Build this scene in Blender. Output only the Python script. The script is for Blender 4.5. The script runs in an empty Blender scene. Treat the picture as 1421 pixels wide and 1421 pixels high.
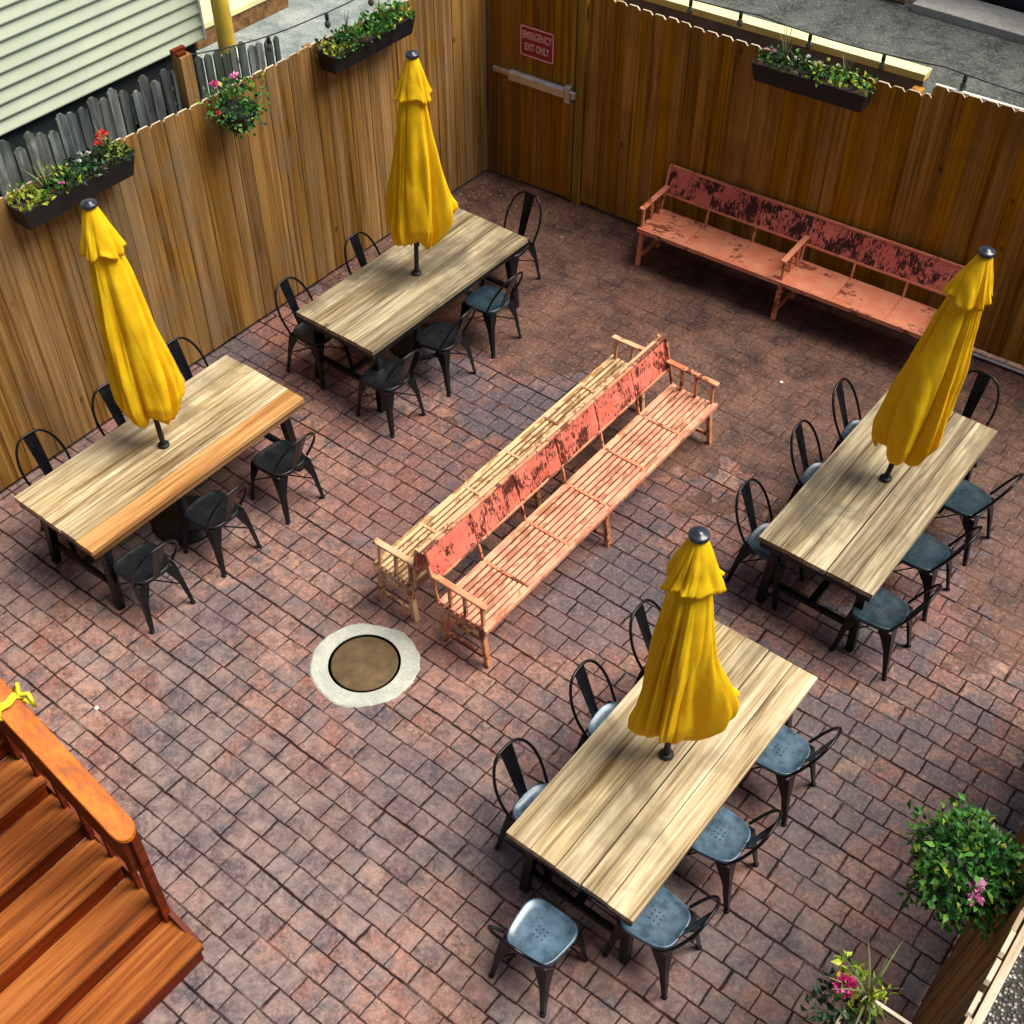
import bpy, bmesh, math, random
from math import sin, cos, pi, radians, sqrt
from mathutils import Vector, Matrix, noise
random.seed(7)
S = bpy.context.scene
COL = S.collection
PI = pi

# ------------------------------------------------------------------ helpers
class MB:
    """collects simple solids and links them as one mesh object"""
    def __init__(s): s.v = []; s.f = []; s.m = []; s.sm = []
    def add(s, vs, fs, mi=0, smooth=False):
        o = len(s.v); s.v += [tuple(v) for v in vs]
        s.f += [tuple(o + i for i in f) for f in fs]; s.m += [mi] * len(fs); s.sm += [smooth] * len(fs)
    def box(s, x0, x1, y0, y1, z0, z1, mi=0, M=None):
        vs = [Vector((x, y, z)) for z in (z0, z1) for y in (y0, y1) for x in (x0, x1)]
        if M: vs = [M @ v for v in vs]
        s.add(vs, [(0, 2, 3, 1), (4, 5, 7, 6), (0, 1, 5, 4), (2, 6, 7, 3), (0, 4, 6, 2), (1, 3, 7, 5)], mi)
    def prism(s, pts, a, b, axis='z', mi=0):
        """pts: outline of 2D points, extruded along axis from a to b"""
        n = len(pts)
        def P(p, t):
            return {'z': (p[0], p[1], t), 'y': (p[0], t, p[1]), 'x': (t, p[0], p[1])}[axis]
        vs = [P(p, a) for p in pts] + [P(p, b) for p in pts]
        fs = [tuple(range(n))[::-1], tuple(range(n, 2 * n))] + [(i, (i + 1) % n, (i + 1) % n + n, i + n) for i in range(n)]
        s.add(vs, fs, mi)
    def bar(s, p0, p1, w, h, mi=0, w1=None, h1=None, up=(0, 0, 1)):
        """rectangular bar between points, optional taper"""
        p0 = Vector(p0); p1 = Vector(p1); d = (p1 - p0).normalized(); u = Vector(up)
        if abs(d.dot(u)) > .95: u = Vector((1, 0, 0))
        sd = d.cross(u).normalized(); u = sd.cross(d)
        w1 = w if w1 is None else w1; h1 = h if h1 is None else h1
        vs = []
        for p, a, b in ((p0, w, h), (p1, w1, h1)):
            vs += [p - sd * a / 2 - u * b / 2, p + sd * a / 2 - u * b / 2, p + sd * a / 2 + u * b / 2, p - sd * a / 2 + u * b / 2]
        s.add(vs, [(3, 2, 1, 0), (4, 5, 6, 7), (0, 1, 5, 4), (1, 2, 6, 5), (2, 3, 7, 6), (3, 0, 4, 7)], mi)
    def tube(s, pts, r, n=8, mi=0, caps=True):
        pts = [Vector(p) for p in pts]; m = len(pts)
        rr = r if isinstance(r, (list, tuple)) else [r] * m
        ref = None; vs = []
        for i, p in enumerate(pts):
            d = (pts[min(i + 1, m - 1)] - pts[max(i - 1, 0)]).normalized()
            if ref is None:
                ref = d.orthogonal().normalized()
            ref = (ref - d * ref.dot(d)).normalized(); b = d.cross(ref)
            for k in range(n):
                a = 2 * PI * k / n; vs.append(p + (ref * cos(a) + b * sin(a)) * rr[i])
        fs = [(i * n + k, i * n + (k + 1) % n, (i + 1) * n + (k + 1) % n, (i + 1) * n + k) for i in range(m - 1) for k in range(n)]
        s.add(vs, fs, mi, True)
        if caps:
            s.add([vs[k] for k in range(n)], [tuple(range(n))[::-1]], mi)
            s.add([vs[(m - 1) * n + k] for k in range(n)], [tuple(range(n))], mi)
    def lathe(s, prof, n=32, c=(0, 0, 0), mi=0, smooth=True):
        vs = [(c[0] + r * cos(2 * PI * k / n), c[1] + r * sin(2 * PI * k / n), c[2] + z) for r, z in prof for k in range(n)]
        fs = [(i * n + k, i * n + (k + 1) % n, (i + 1) * n + (k + 1) % n, (i + 1) * n + k) for i in range(len(prof) - 1) for k in range(n)]
        s.add(vs, fs, mi, smooth)
        if prof[0][0] > 1e-4: s.add(vs[:n], [tuple(range(n))[::-1]], mi)
        if prof[-1][0] > 1e-4: s.add(vs[-n:], [tuple(range(n))], mi)
    def build(s, name, mats, parent=None, bevel=0, fix=True):
        me = bpy.data.meshes.new(name); me.from_pydata(s.v, [], s.f)
        for mm in (mats if isinstance(mats, (list, tuple)) else [mats]): me.materials.append(mm)
        me.polygons.foreach_set('material_index', s.m); me.polygons.foreach_set('use_smooth', s.sm)
        if fix:
            bm = bmesh.new(); bm.from_mesh(me)
            bmesh.ops.recalc_face_normals(bm, faces=bm.faces); bm.to_mesh(me); bm.free()
        me.update()
        o = bpy.data.objects.new(name, me); COL.objects.link(o)
        if parent: o.parent = parent
        if bevel:
            b = o.modifiers.new('bevel', 'BEVEL'); b.width = bevel; b.segments = 2; b.limit_method = 'ANGLE'; b.angle_limit = radians(40)
            b.harden_normals = False
        return o

def thing(name, label, cat, loc=(0, 0, 0), rz=0, group=None):
    o = bpy.data.objects.new(name, None); COL.objects.link(o); o.empty_display_size = .1
    o.location = loc; o.rotation_euler = (0, 0, rz)
    return tag(o, label, cat, group)
def tag(o, label, cat, group=None):
    o['label'] = label; o['category'] = cat
    if group: o['group'] = group
    return o
def struct(o): o['kind'] = 'structure'; return o
def copy_tree(o, parent=None):
    c = o.copy(); COL.objects.link(c); c.parent = parent
    for ch in [x for x in bpy.data.objects if x.parent == o]: copy_tree(ch, c)
    return c

# ------------------------------------------------------------------ materials
class N:
    """thin wrapper over a node tree"""
    def __init__(s, name):
        s.mat = bpy.data.materials.new(name); s.mat.use_nodes = True
        s.t = s.mat.node_tree; s.t.nodes.clear()
        s.out = s.n('ShaderNodeOutputMaterial'); s.b = s.n('ShaderNodeBsdfPrincipled')
        s.t.links.new(s.b.outputs[0], s.out.inputs[0])
    def n(s, t, **k):
        x = s.t.nodes.new(t)
        for a, b in k.items(): setattr(x, a, b)
        return x
    def set(s, sock, v):
        if hasattr(v, 'is_linked') or isinstance(v, bpy.types.NodeSocket): s.t.links.new(v, sock)
        elif isinstance(v, (tuple, list)) and len(v) == 3 and sock.type == 'RGBA': sock.default_value = (*v, 1)
        else: sock.default_value = v
    def B(s, **k):
        for a, v in k.items(): s.set(s.b.inputs[a.replace('_', ' ')], v)
    def math(s, op, a, b=0, c=None, clamp=False):
        x = s.n('ShaderNodeMath', operation=op, use_clamp=clamp); s.set(x.inputs[0], a); s.set(x.inputs[1], b)
        if c is not None: s.set(x.inputs[2], c)
        return x.outputs[0]
    def mix(s, f, a, b, mode='MIX'):
        x = s.n('ShaderNodeMix', data_type='RGBA', blend_type=mode); s.set(x.inputs[0], f); s.set(x.inputs[6], a); s.set(x.inputs[7], b)
        return x.outputs[2]
    def ramp(s, f, stops, interp='LINEAR'):
        x = s.n('ShaderNodeValToRGB'); s.set(x.inputs[0], f); r = x.color_ramp; r.interpolation = interp
        while len(r.elements) < len(stops): r.elements.new(.5)
        for e, (p, c) in zip(r.elements, stops):
            e.position = p; e.color = (*c, 1) if isinstance(c, (tuple, list)) else (c, c, c, 1)
        return x.outputs[0]
    def coord(s, kind='Object'): return s.n('ShaderNodeTexCoord').outputs[kind]
    def pos(s): return s.n('ShaderNodeNewGeometry').outputs['Position']
    def island(s): return s.n('ShaderNodeNewGeometry').outputs['Random Per Island']
    def objrand(s): return s.n('ShaderNodeObjectInfo').outputs['Random']
    def map(s, v, sc=(1, 1, 1), loc=(0, 0, 0)):
        x = s.n('ShaderNodeMapping'); s.set(x.inputs[0], v); x.inputs['Scale'].default_value = sc; s.set(x.inputs['Location'], loc); return x.outputs[0]
    def noise(s, v, scale=5, detail=4, rough=.55, dist=0, out='Fac'):
        x = s.n('ShaderNodeTexNoise'); s.set(x.inputs['Vector'], v); x.inputs['Scale'].default_value = scale
        x.inputs['Detail'].default_value = detail; x.inputs['Roughness'].default_value = rough; x.inputs['Distortion'].default_value = dist
        return x.outputs[out]
    def comb(s, x, y, z):
        c = s.n('ShaderNodeCombineXYZ'); s.set(c.inputs[0], x); s.set(c.inputs[1], y); s.set(c.inputs[2], z); return c.outputs[0]
    def sep(s, v): c = s.n('ShaderNodeSeparateXYZ'); s.set(c.inputs[0], v); return c.outputs
    def vadd(s, a, b): x = s.n('ShaderNodeVectorMath', operation='ADD'); s.set(x.inputs[0], a); s.set(x.inputs[1], b); return x.outputs[0]
    def bump(s, h, strength=.3, dist=.01):
        x = s.n('ShaderNodeBump'); s.set(x.inputs['Height'], h); x.inputs['Strength'].default_value = strength; x.inputs['Distance'].default_value = dist
        s.t.links.new(x.outputs[0], s.b.inputs['Normal'])

def plain(name, c, rough=.5, metal=0, var=.25, scale=6, bump=.1):
    m = N(name); v = m.coord()
    f = m.noise(v, scale, 5, .6)
    a = tuple(x * (1 - var) for x in c); b = tuple(min(1, x * (1 + var)) for x in c)
    m.B(Base_Color=m.mix(m.ramp(f, [(.3, 0.), (.7, 1.)]), a, b), Roughness=rough, Metallic=metal)
    if bump: m.bump(m.noise(v, scale * 6, 4), bump, .004)
    return m.mat

def wood(name, dark, mid, light, axis=0, grain=26, rough=.7, var=.5, knots=True, stain=None, spec=.3, wear=None, stretch=.06):
    """boards whose grain runs along an axis; every board (mesh island) has its own tone"""
    m = N(name); v = m.coord(); isl = m.island(); orr = m.objrand()
    off = m.comb(m.math('MULTIPLY', isl, 37.), m.math('MULTIPLY', orr, 61.), m.math('MULTIPLY', isl, 91.))
    v2 = m.vadd(v, off)
    sc = [1., 1., 1.]; sc[axis] = stretch
    st = m.map(v2, tuple(sc))
    g = m.noise(st, grain, 6, .65, .6)
    sc2 = [1., 1., 1.]; sc2[axis] = stretch * 3
    g2 = m.noise(m.map(v2, tuple(sc2)), 7, 4, .6, .4)
    f = m.math('ADD', m.math('MULTIPLY', g, .55), m.math('MULTIPLY', g2, .45))
    col = m.ramp(f, [(.37, dark), (.49, mid), (.60, light)])
    isl2 = m.math('FRACT', m.math('ADD', m.math('MULTIPLY', isl, 5.7), m.math('MULTIPLY', orr, 13.7)))
    tone = m.math('ADD', m.math('MULTIPLY', m.math('SUBTRACT', isl2, .5), var), 1.)
    hs = m.n('ShaderNodeHueSaturation'); m.set(hs.inputs['Color'], col); m.set(hs.inputs['Value'], tone)
    m.set(hs.inputs['Saturation'], m.math('ADD', 1.0, m.math('MULTIPLY', m.math('FRACT', m.math('MULTIPLY', isl, 7.3)), .14)))
    col = hs.outputs[0]
    if knots:
        vo = m.n('ShaderNodeTexVoronoi'); sc3 = [1., 1., 1.]; sc3[axis] = .55
        m.set(vo.inputs['Vector'], m.map(v2, tuple(sc3))); vo.inputs['Scale'].default_value = 3.2
        k = m.ramp(vo.outputs['Distance'], [(.03, 1.), (.085, 0.)])
        col = m.mix(m.math('MULTIPLY', k, .75), col, tuple(x * .35 for x in dark))
    if stain:
        sn = m.noise(m.vadd(m.coord(), m.comb(0, m.math('MULTIPLY', orr, 40.), 0)), stain[1], 4, .6, .3)
        col = m.mix(m.math('MULTIPLY', m.ramp(sn, [(stain[2], 0.), (stain[2] + .16, 1.)]), stain[3]), col, stain[0])
    if wear:
        wn = m.noise(m.map(v2, (1, 1, 1)), wear[1], 6, .7)
        col = m.mix(m.ramp(wn, [(wear[2], 0.), (wear[2] + .05, 1.)]), col, wear[0])
    m.B(Base_Color=col, Roughness=m.ramp(g, [(.3, rough * .8), (.7, min(1, rough * 1.15))]))
    m.b.inputs['Specular IOR Level'].default_value = spec
    m.bump(m.math('ADD', g, m.math('MULTIPLY', g2, .4)), .35, .004)
    return m.mat

# patio: stamped brick pavers as courses along X with random lengths
def mk_patio():
    m = N('stamped_brick'); p = m.pos()
    wob = m.noise(p, 2.2, 3, .6, 0, 'Color')
    wob2 = m.noise(p, 22, 3, .6, 0, 'Color')
    def off(c, s):
        x = m.n('ShaderNodeVectorMath', operation='SUBTRACT'); m.set(x.inputs[0], c); x.inputs[1].default_value = (.5, .5, .5)
        y = m.n('ShaderNodeVectorMath', operation='SCALE'); m.set(y.inputs[0], x.outputs[0]); y.inputs['Scale'].default_value = s; return y.outputs[0]
    q = m.vadd(m.vadd(p, off(wob, .035)), off(wob2, .016))
    xyz = m.sep(q); X, Y = xyz[0], xyz[1]
    pitch = .1615
    yr = m.math('DIVIDE', m.math('ADD', Y, 3.50 + 100 * pitch), pitch)
    row = m.math('FLOOR', yr); fy = m.math('FRACT', yr)
    wn = m.n('ShaderNodeTexWhiteNoise', noise_dimensions='1D'); m.set(wn.inputs['W'], row)
    warp = m.noise(m.comb(m.math('MULTIPLY', X, 2.1), m.math('MULTIPLY', row, 3.7), 0), 1., 1, .5)
    xs = m.math('ADD', m.math('ADD', m.math('DIVIDE', X, .192), m.math('MULTIPLY', wn.outputs['Value'], 9.)), m.math('MULTIPLY', warp, 1.7))
    cell = m.math('FLOOR', xs); fx = m.math('FRACT', xs)
    dx = m.math('MULTIPLY', m.math('MINIMUM', fx, m.math('SUBTRACT', 1., fx)), .192)
    dy = m.math('MULTIPLY', m.math('MINIMUM', fy, m.math('SUBTRACT', 1., fy)), pitch)
    # every fifth course has a deeper joint (edge of the stamp)
    r5 = m.math('FRACT', m.math('DIVIDE', m.math('ADD', m.math('FLOOR', m.math('ADD', yr, .5)), 0.), 5.))
    deep = m.math('LESS_THAN', r5, .1)
    dy2 = m.math('SUBTRACT', dy, m.math('MULTIPLY', deep, .0035))
    d = m.math('MINIMUM', dx, dy2)
    joint = m.ramp(d, [(.003, 1.), (.0088, 0.)])
    jn = m.noise(p, 3.1, 3, .6)
    jstr = m.math('MULTIPLY', joint, m.ramp(jn, [(.3, .35), (.5, 1.)]))
    wc = m.n('ShaderNodeTexWhiteNoise', noise_dimensions='2D'); m.set(wc.inputs['Vector'], m.comb(cell, row, 0))
    bcol = m.ramp(wc.outputs['Value'], [(0, (.215, .070, .046)), (.2, (.31, .135, .095)), (.45, (.38, .185, .130)), (.62, (.25, .110, .095)), (.8, (.43, .235, .155)), (.9, (.16, .085, .085)), (1, (.33, .115, .070))])
    # mottling inside bricks
    mo = m.noise(p, 13, 6, .78, .8)
    bcol = m.mix(m.math('MULTIPLY', m.ramp(mo, [(.38, 1.), (.56, 0.)]), .9), bcol, (.075, .045, .045))
    mo2 = m.noise(p, 42, 4, .75)
    bcol = m.mix(m.math('MULTIPLY', m.ramp(mo2, [(.55, 0.), (.68, 1.)]), .6), bcol, (.60, .38, .29))
    mo3 = m.noise(p, 75, 5, .85, .3)
    bcol = m.mix(m.math('MULTIPLY', m.ramp(mo3, [(.36, 1.), (.50, 0.)]), .75), bcol, (.075, .045, .042))
    # bluish grey release-powder patches
    pa = m.noise(p, .85, 5, .66, .4)
    bcol = m.mix(m.math('MULTIPLY', m.ramp(pa, [(.45, 0.), (.56, 1.)]), .78), bcol, (.070, .065, .080))
    pb = m.noise(m.map(p, (1, 1, 1), (31., 7., 3.)), 5.2, 4, .65, .3)
    bcol = m.mix(m.math('MULTIPLY', m.ramp(pb, [(.51, 0.), (.62, 1.)]), .72), bcol, (.070, .068, .082))
    pc = m.noise(m.map(p, (1, 1, 1), (5., 17., 3.)), .8, 3, .6, .3)
    bcol = m.mix(m.math('MULTIPLY', m.ramp(pc, [(.5, 0.), (.68, 1.)]), .5), bcol, (.27, .085, .050))
    # worn brown, joints filled: towards the gate end the pavers are darker
    wear = m.ramp(m.math('ADD', m.math('MULTIPLY', m.sep(p)[1], .16), m.math('MULTIPLY', m.noise(p, 1.6, 3, .6), .9)), [(-.58, 0.), (-.04, 1.)])
    bcol = m.mix(m.math('MULTIPLY', wear, .86), bcol, m.mix(m.ramp(m.noise(p, 2.7, 5, .7, .5), [(.38, 0.), (.62, 1.)]), (.042, .020, .014), (.165, .076, .046)))
    sp = m.noise(p, 34, 6, .88, .6)
    bcol = m.mix(m.math('MULTIPLY', m.ramp(sp, [(.40, 1.), (.51, 0.)]), .62), bcol, (.050, .030, .030))
    bcol = m.mix(m.math('MULTIPLY', m.ramp(sp, [(.54, 0.), (.64, 1.)]), .42), bcol, (.50, .34, .27))
    near_pale = m.math('MULTIPLY', m.ramp(m.math('MULTIPLY', m.sep(p)[1], -.1), [(.36, 0.), (.72, 1.)]), m.ramp(m.noise(p, 4.5, 6, .8, .5), [(.40, 0.), (.62, 1.)]))  # paler patches towards the near end
    bcol = m.mix(m.math('MULTIPLY', near_pale, .38), bcol, (.52, .37, .31))
    jstr = m.math('MULTIPLY', jstr, m.math('SUBTRACT', 1., m.math('MULTIPLY', wear, m.ramp(m.noise(p, 1.1, 4, .7), [(.35, .55), (.6, .97)]))))
    col = m.mix(m.math('MULTIPLY', jstr, .93), bcol, (.010, .004, .004))
    rough = m.ramp(m.noise(p, 2.6, 3, .6), [(.35, .42), (.65, .72)])
    m.B(Base_Color=col, Roughness=rough, Specular_IOR_Level=m.math('MULTIPLY', m.math('SUBTRACT', 1., joint), .36))
    h = m.math('SUBTRACT', m.math('MULTIPLY', mo, .25), joint)
    m.bump(h, .6, .006)
    return m.mat

def mk_ground(name, c1, c2, c3, scale=3.):
    m = N(name); p = m.pos()
    a = m.noise(p, scale, 6, .7, .3); b = m.noise(p, scale * 14, 4, .75)
    col = m.mix(m.ramp(a, [(.38, 0.), (.6, 1.)]), c1, c2)
    col = m.mix(m.math('MULTIPLY', m.ramp(b, [(.5, 0.), (.66, 1.)]), .7), col, c3)
    m.B(Base_Color=col, Roughness=.9); m.bump(b, .6, .02); return m.mat

def mk_gravel():
    m = N('gravel_stones'); p = m.pos()
    vo = m.n('ShaderNodeTexVoronoi'); m.set(vo.inputs['Vector'], p); vo.inputs['Scale'].default_value = 38
    c = m.n('ShaderNodeSeparateColor'); m.set(c.inputs[0], vo.outputs['Color'])
    col = m.ramp(c.outputs[0], [(0, (.05, .045, .04)), (.4, (.18, .16, .13)), (.75, (.38, .36, .31)), (1, (.62, .60, .55))])
    dist = m.ramp(vo.outputs['Distance'], [(.3, 1.), (.62, 0.)])
    m.B(Base_Color=m.mix(dist, (.03, .028, .025), col), Roughness=.85); m.bump(dist, .9, .03); return m.mat

def mk_paint(name, paint, paint2, under, thr, sc=(1, 1, 1), scale=18, rough=.5):
    """worn, flaking paint over darker wood"""
    m = N(name); v = m.vadd(m.coord(), m.comb(m.math('MULTIPLY', m.objrand(), 30.), m.math('MULTIPLY', m.island(), 5.), 0))
    w = m.noise(m.map(v, sc), scale, 6, .72, .5); t = m.noise(v, 3.6, 3, .6)
    f = m.math('ADD', w, m.math('MULTIPLY', m.math('SUBTRACT', t, .5), 1.0))
    flake = m.ramp(f, [(thr, 1.), (thr + .035, 0.)])
    tone = m.noise(v, 5., 5, .65)
    pc = m.mix(m.ramp(tone, [(.35, 0.), (.65, 1.)]), paint, paint2)
    m.B(Base_Color=m.mix(flake, pc, under), Roughness=rough); m.b.inputs['Specular IOR Level'].default_value = .35
    m.bump(m.math('MULTIPLY', flake, -1.), .4, .003); return m.mat

def mk_metal(name, c, rough, metal, scratch=.3, spec=.5):
    m = N(name); v = m.coord()
    n = m.noise(m.vadd(v, m.comb(m.math('MULTIPLY', m.objrand(), 30.), 0, 0)), 9, 5, .65)
    m.B(Base_Color=m.mix(m.ramp(n, [(.35, 0.), (.7, 1.)]), tuple(x * (1 - scratch) for x in c), tuple(x * (1 + scratch) for x in c)),
        Roughness=m.ramp(n, [(.3, rough * .8), (.7, min(1, rough * 1.4))]), Metallic=metal)
    m.b.inputs['Specular IOR Level'].default_value = spec
    return m.mat

def mk_canvas():
    m = N('yellow_canvas'); v = m.coord()
    n = m.noise(v, 7, 4, .6); w = m.noise(v, 260, 2, .5)
    col = m.mix(m.ramp(n, [(.35, 0.), (.7, 1.)]), (.92, .58, .008), (.98, .76, .016))
    m.B(Base_Color=col, Roughness=.75); m.b.inputs['Specular IOR Level'].default_value = .2
    m.bump(m.math('ADD', m.math('MULTIPLY', w, .1), m.noise(m.map(v, (1, 1, .25)), 11, 3, .6)), .5, .02)
    tr = m.n('ShaderNodeBsdfTranslucent'); tr.inputs[0].default_value = (.95, .50, .01, 1)
    mx = m.n('ShaderNodeMixShader'); mx.inputs[0].default_value = .36
    m.t.links.new(m.b.outputs[0], mx.inputs[1]); m.t.links.new(tr.outputs[0], mx.inputs[2]); m.t.links.new(mx.outputs[0], m.out.inputs[0])
    return m.mat

def mk_leaf(name, stops, trans=.25):
    m = N(name); col = m.ramp(m.island(), stops)
    m.B(Base_Color=col, Roughness=.5); m.b.inputs['Specular IOR Level'].default_value = .35
    tr = m.n('ShaderNodeBsdfTranslucent'); m.set(tr.inputs[0], col)
    mx = m.n('ShaderNodeMixShader'); mx.inputs[0].default_value = trans
    m.t.links.new(m.b.outputs[0], mx.inputs[1]); m.t.links.new(tr.outputs[0], mx.inputs[2]); m.t.links.new(mx.outputs[0], m.out.inputs[0])
    return m.mat

M = {}
M['patio'] = mk_patio()
M['asphalt'] = mk_ground('worn_asphalt', (.022, .027, .024), (.085, .092, .082), (.24, .25, .21), 2.6)
M['yard'] = mk_ground('mottled_concrete', (.16, .20, .19), (.36, .38, .34), (.09, .12, .13), 2.4)
M['pavement'] = mk_ground('pavement_concrete', (.30, .29, .26), (.42, .41, .37), (.22, .21, .2), 1.2)
M['gravel'] = mk_gravel()
M['fence_l'] = wood('fence_cedar_greyed', (.085, .042, .014), (.215, .115, .040), (.33, .195, .080), 2, 34, .85, .38, stain=((.17, .125, .075), 1.6, .5, .5), spec=.12, stretch=.018)
M['fence_r'] = wood('fence_cedar_amber', (.13, .052, .010), (.33, .148, .030), (.47, .235, .056), 2, 34, .8, .36, stain=((.19, .070, .012), 1.3, .5, .5), spec=.12, stretch=.018)
M['fence_top'] = wood('fence_raw_edge', (.35, .26, .17), (.55, .45, .33), (.7, .6, .48), 0, 20, .8, .3, knots=False)
M['door'] = wood('gate_stained_pine', (.13, .052, .008), (.28, .122, .020), (.40, .19, .036), 2, 30, .7, .3, spec=.15, stretch=.018)
M['jamb'] = wood('gate_jamb_pine', (.20, .10, .012), (.32, .17, .025), (.40, .22, .035), 2, 18, .6, .3, knots=False)
M['fence_old'] = wood('fence_weathered_grey', (.020, .024, .026), (.085, .098, .098), (.21, .22, .20), 2, 22, .95, .8, stain=((.05, .065, .04), 2.5, .5, .7), spec=.1)
M['table'] = wood('tabletop_pine', (.13, .082, .034), (.41, .31, .170), (.64, .545, .36), 0, 38, .5, .34, stain=((.15, .115, .062), 1.9, .50, .66), spec=.35, stretch=.032)
M['table_grey'] = wood('tabletop_greyed_pine', (.085, .062, .032), (.27, .21, .125), (.50, .425, .28), 0, 38, .5, .34, stain=((.10, .085, .055), 2.1, .47, .7), spec=.3, stretch=.032)
M['table_orange'] = wood('tabletop_amber_board', (.16, .060, .016), (.36, .165, .052), (.52, .30, .12), 0, 34, .5, .2, spec=.4, stretch=.03)
M['table_edge'] = wood('table_stained_edge', (.10, .045, .016), (.20, .10, .04), (.30, .16, .07), 0, 17, .6, .3, knots=False)
M['stair'] = wood('stair_redwood', (.095, .026, .008), (.26, .074, .019), (.38, .135, .038), 1, 30, .75, .15, spec=.12, stretch=.03)
M['stair_x'] = wood('stair_redwood_lengthwise', (.26, .055, .006), (.44, .115, .013), (.56, .18, .025), 0, 28, .55, .1, spec=.2, knots=False)
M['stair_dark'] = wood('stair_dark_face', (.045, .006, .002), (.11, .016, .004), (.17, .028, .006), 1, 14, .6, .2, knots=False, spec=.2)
M['steel'] = mk_metal('black_painted_steel', (.004, .0045, .006), .27, .0, .3, .3)
M['seat'] = mk_metal('gunmetal_seat', (.075, .135, .19), .26, .1, .5, .8)  # bright sky reflection painted into the seat's base colour
M['seat_mid'] = mk_metal('dark_teal_seat', (.020, .040, .054), .26, .0, .35, .6)  # same seat, weaker sky reflection painted into the colour
M['seat_dark'] = mk_metal('black_seat', (.007, .009, .011), .3, .0, .3, .45)  # same seat, painted dark where it reflects no bright sky
M['black'] = mk_metal('black_plastic', (.010, .010, .011), .5, 0, .3, .4)
M['cap'] = mk_metal('dark_glossy_cap', (.025, .032, .045), .22, 0, .2, .6)
M['chrome'] = mk_metal('brushed_aluminium', (.62, .63, .62), .33, .9, .12)
M['canvas'] = mk_canvas()
M['red_panel'] = mk_paint('flaking_coral_paint', (.60, .125, .08), (.74, .21, .145), (.075, .018, .012), .46, (2.6, 1, .9), 24)
M['red_panel_dark'] = mk_paint('badly_flaked_coral_paint', (.62, .13, .095), (.76, .21, .15), (.050, .012, .012), .475, (2.6, 1, .9), 22)
M['red_seat'] = mk_paint('worn_coral_seat_paint', (.70, .20, .105), (.78, .31, .17), (.24, .07, .035), .36, (.5, 1, 1), 22)
M['slat_pink'] = mk_paint('faded_coral_slat', (.74, .42, .24), (.70, .22, .14), (.40, .17, .08), .40, (.35, 1, 1), 22)
M['slat_tan'] = mk_paint('bare_tan_slat', (.70, .50, .24), (.74, .45, .24), (.36, .19, .07), .42, (.35, 1, 1), 22)
M['bench_frame'] = mk_paint('worn_red_brown_frame', (.50, .15, .07), (.62, .33, .17), (.14, .04, .02), .43, (1, 1, 1), 16)
M['bench_tan'] = mk_paint('worn_tan_frame', (.60, .42, .24), (.64, .33, .17), (.25, .10, .05), .40, (1, 1, 1), 16)
M['soil'] = mk_ground('potting_soil', (.035, .018, .010), (.09, .035, .018), (.13, .06, .03), 14)
M['leaf'] = mk_leaf('green_leaf', [(0, (.012, .05, .010)), (.4, (.03, .13, .018)), (.75, (.07, .24, .03)), (1, (.17, .36, .05))])
M['leaf_dark'] = mk_leaf('dark_leaf', [(0, (.008, .018, .010)), (.5, (.018, .05, .018)), (.85, (.05, .12, .04)), (1, (.28, .34, .22))])
M['leaf_lime'] = mk_leaf('lime_leaf', [(0, (.10, .19, .02)), (.5, (.30, .40, .03)), (1, (.55, .58, .07))])
M['grass_blade'] = mk_leaf('grass_blade', [(0, (.08, .11, .04)), (.5, (.20, .22, .09)), (1, (.34, .32, .16))])
M['litter'] = mk_leaf('dry_leaf', [(0, (.05, .022, .010)), (.5, (.14, .07, .03)), (.8, (.30, .18, .08)), (1, (.5, .4, .28))], .05)
M['petal_pink'] = mk_leaf('pink_petal', [(0, (.50, .01, .14)), (.6, (.72, .04, .28)), (1, (.85, .22, .48))])
M['petal_light'] = mk_leaf('light_pink_petal', [(0, (.70, .10, .38)), (.6, (.85, .28, .55)), (1, (.9, .5, .7))])
M['petal_red'] = mk_leaf('red_petal', [(0, (.5, .02, .015)), (1, (.75, .10, .06))])
M['petal_white'] = mk_leaf('white_petal', [(0, (.6, .6, .55)), (1, (.85, .85, .82))])
M['siding'] = plain('cream_siding', (.50, .56, .42), .6, 0, .08, 2., .05)
M['foundation'] = plain('dark_foundation', (.012, .018, .02), .9, 0, .6, 5., .3)
M['yellow'] = plain('yellow_painted_pipe', (.62, .42, .05), .45, 0, .2, 4., .05)
M['white'] = plain('white_trim', (.72, .72, .66), .6, 0, .15, 8., .05)
M['pale_yellow'] = plain('pale_yellow_cap', (.74, .70, .36), .7, 0, .12, 3., .05)
M['yellow_side'] = plain('yellow_wall_side', (.70, .58, .16), .65, 0, .15, 3., .05)
M['block'] = plain('grey_block', (.16, .15, .13), .9, 0, .3, 5., .3)
M['dark_wall'] = plain('black_cladding', (.012, .012, .014), .6, 0, .4, 3., .1)
M['brick'] = plain('red_brick_pier', (.30, .12, .07), .9, 0, .4, 14., .4)
M['ring'] = mk_ground('pale_cement', (.40, .42, .36), (.56, .56, .47), (.34, .36, .34), 5.)
M['lid'] = plain('rusty_iron', (.115, .072, .030), .75, .2, .4, 9., .3)
M['gap'] = plain('dark_gap', (.012, .012, .01), .9, 0, .2, 9., 0)
M['sign_red'] = plain('sign_red', (.34, .012, .018), .4, 0, .1, 5., 0)
M['sign_white'] = plain('sign_lettering', (.80, .42, .38), .5, 0, .1, 9., 0)
M['cord'] = plain('black_cord', (.01, .01, .01), .6, 0, .1, 9., 0)
gl = N('bulb_glass'); gl.B(Base_Color=(.10, .09, .07), Roughness=.1); gl.b.inputs['Transmission Weight'].default_value = .4; M['bulb'] = gl.mat
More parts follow.
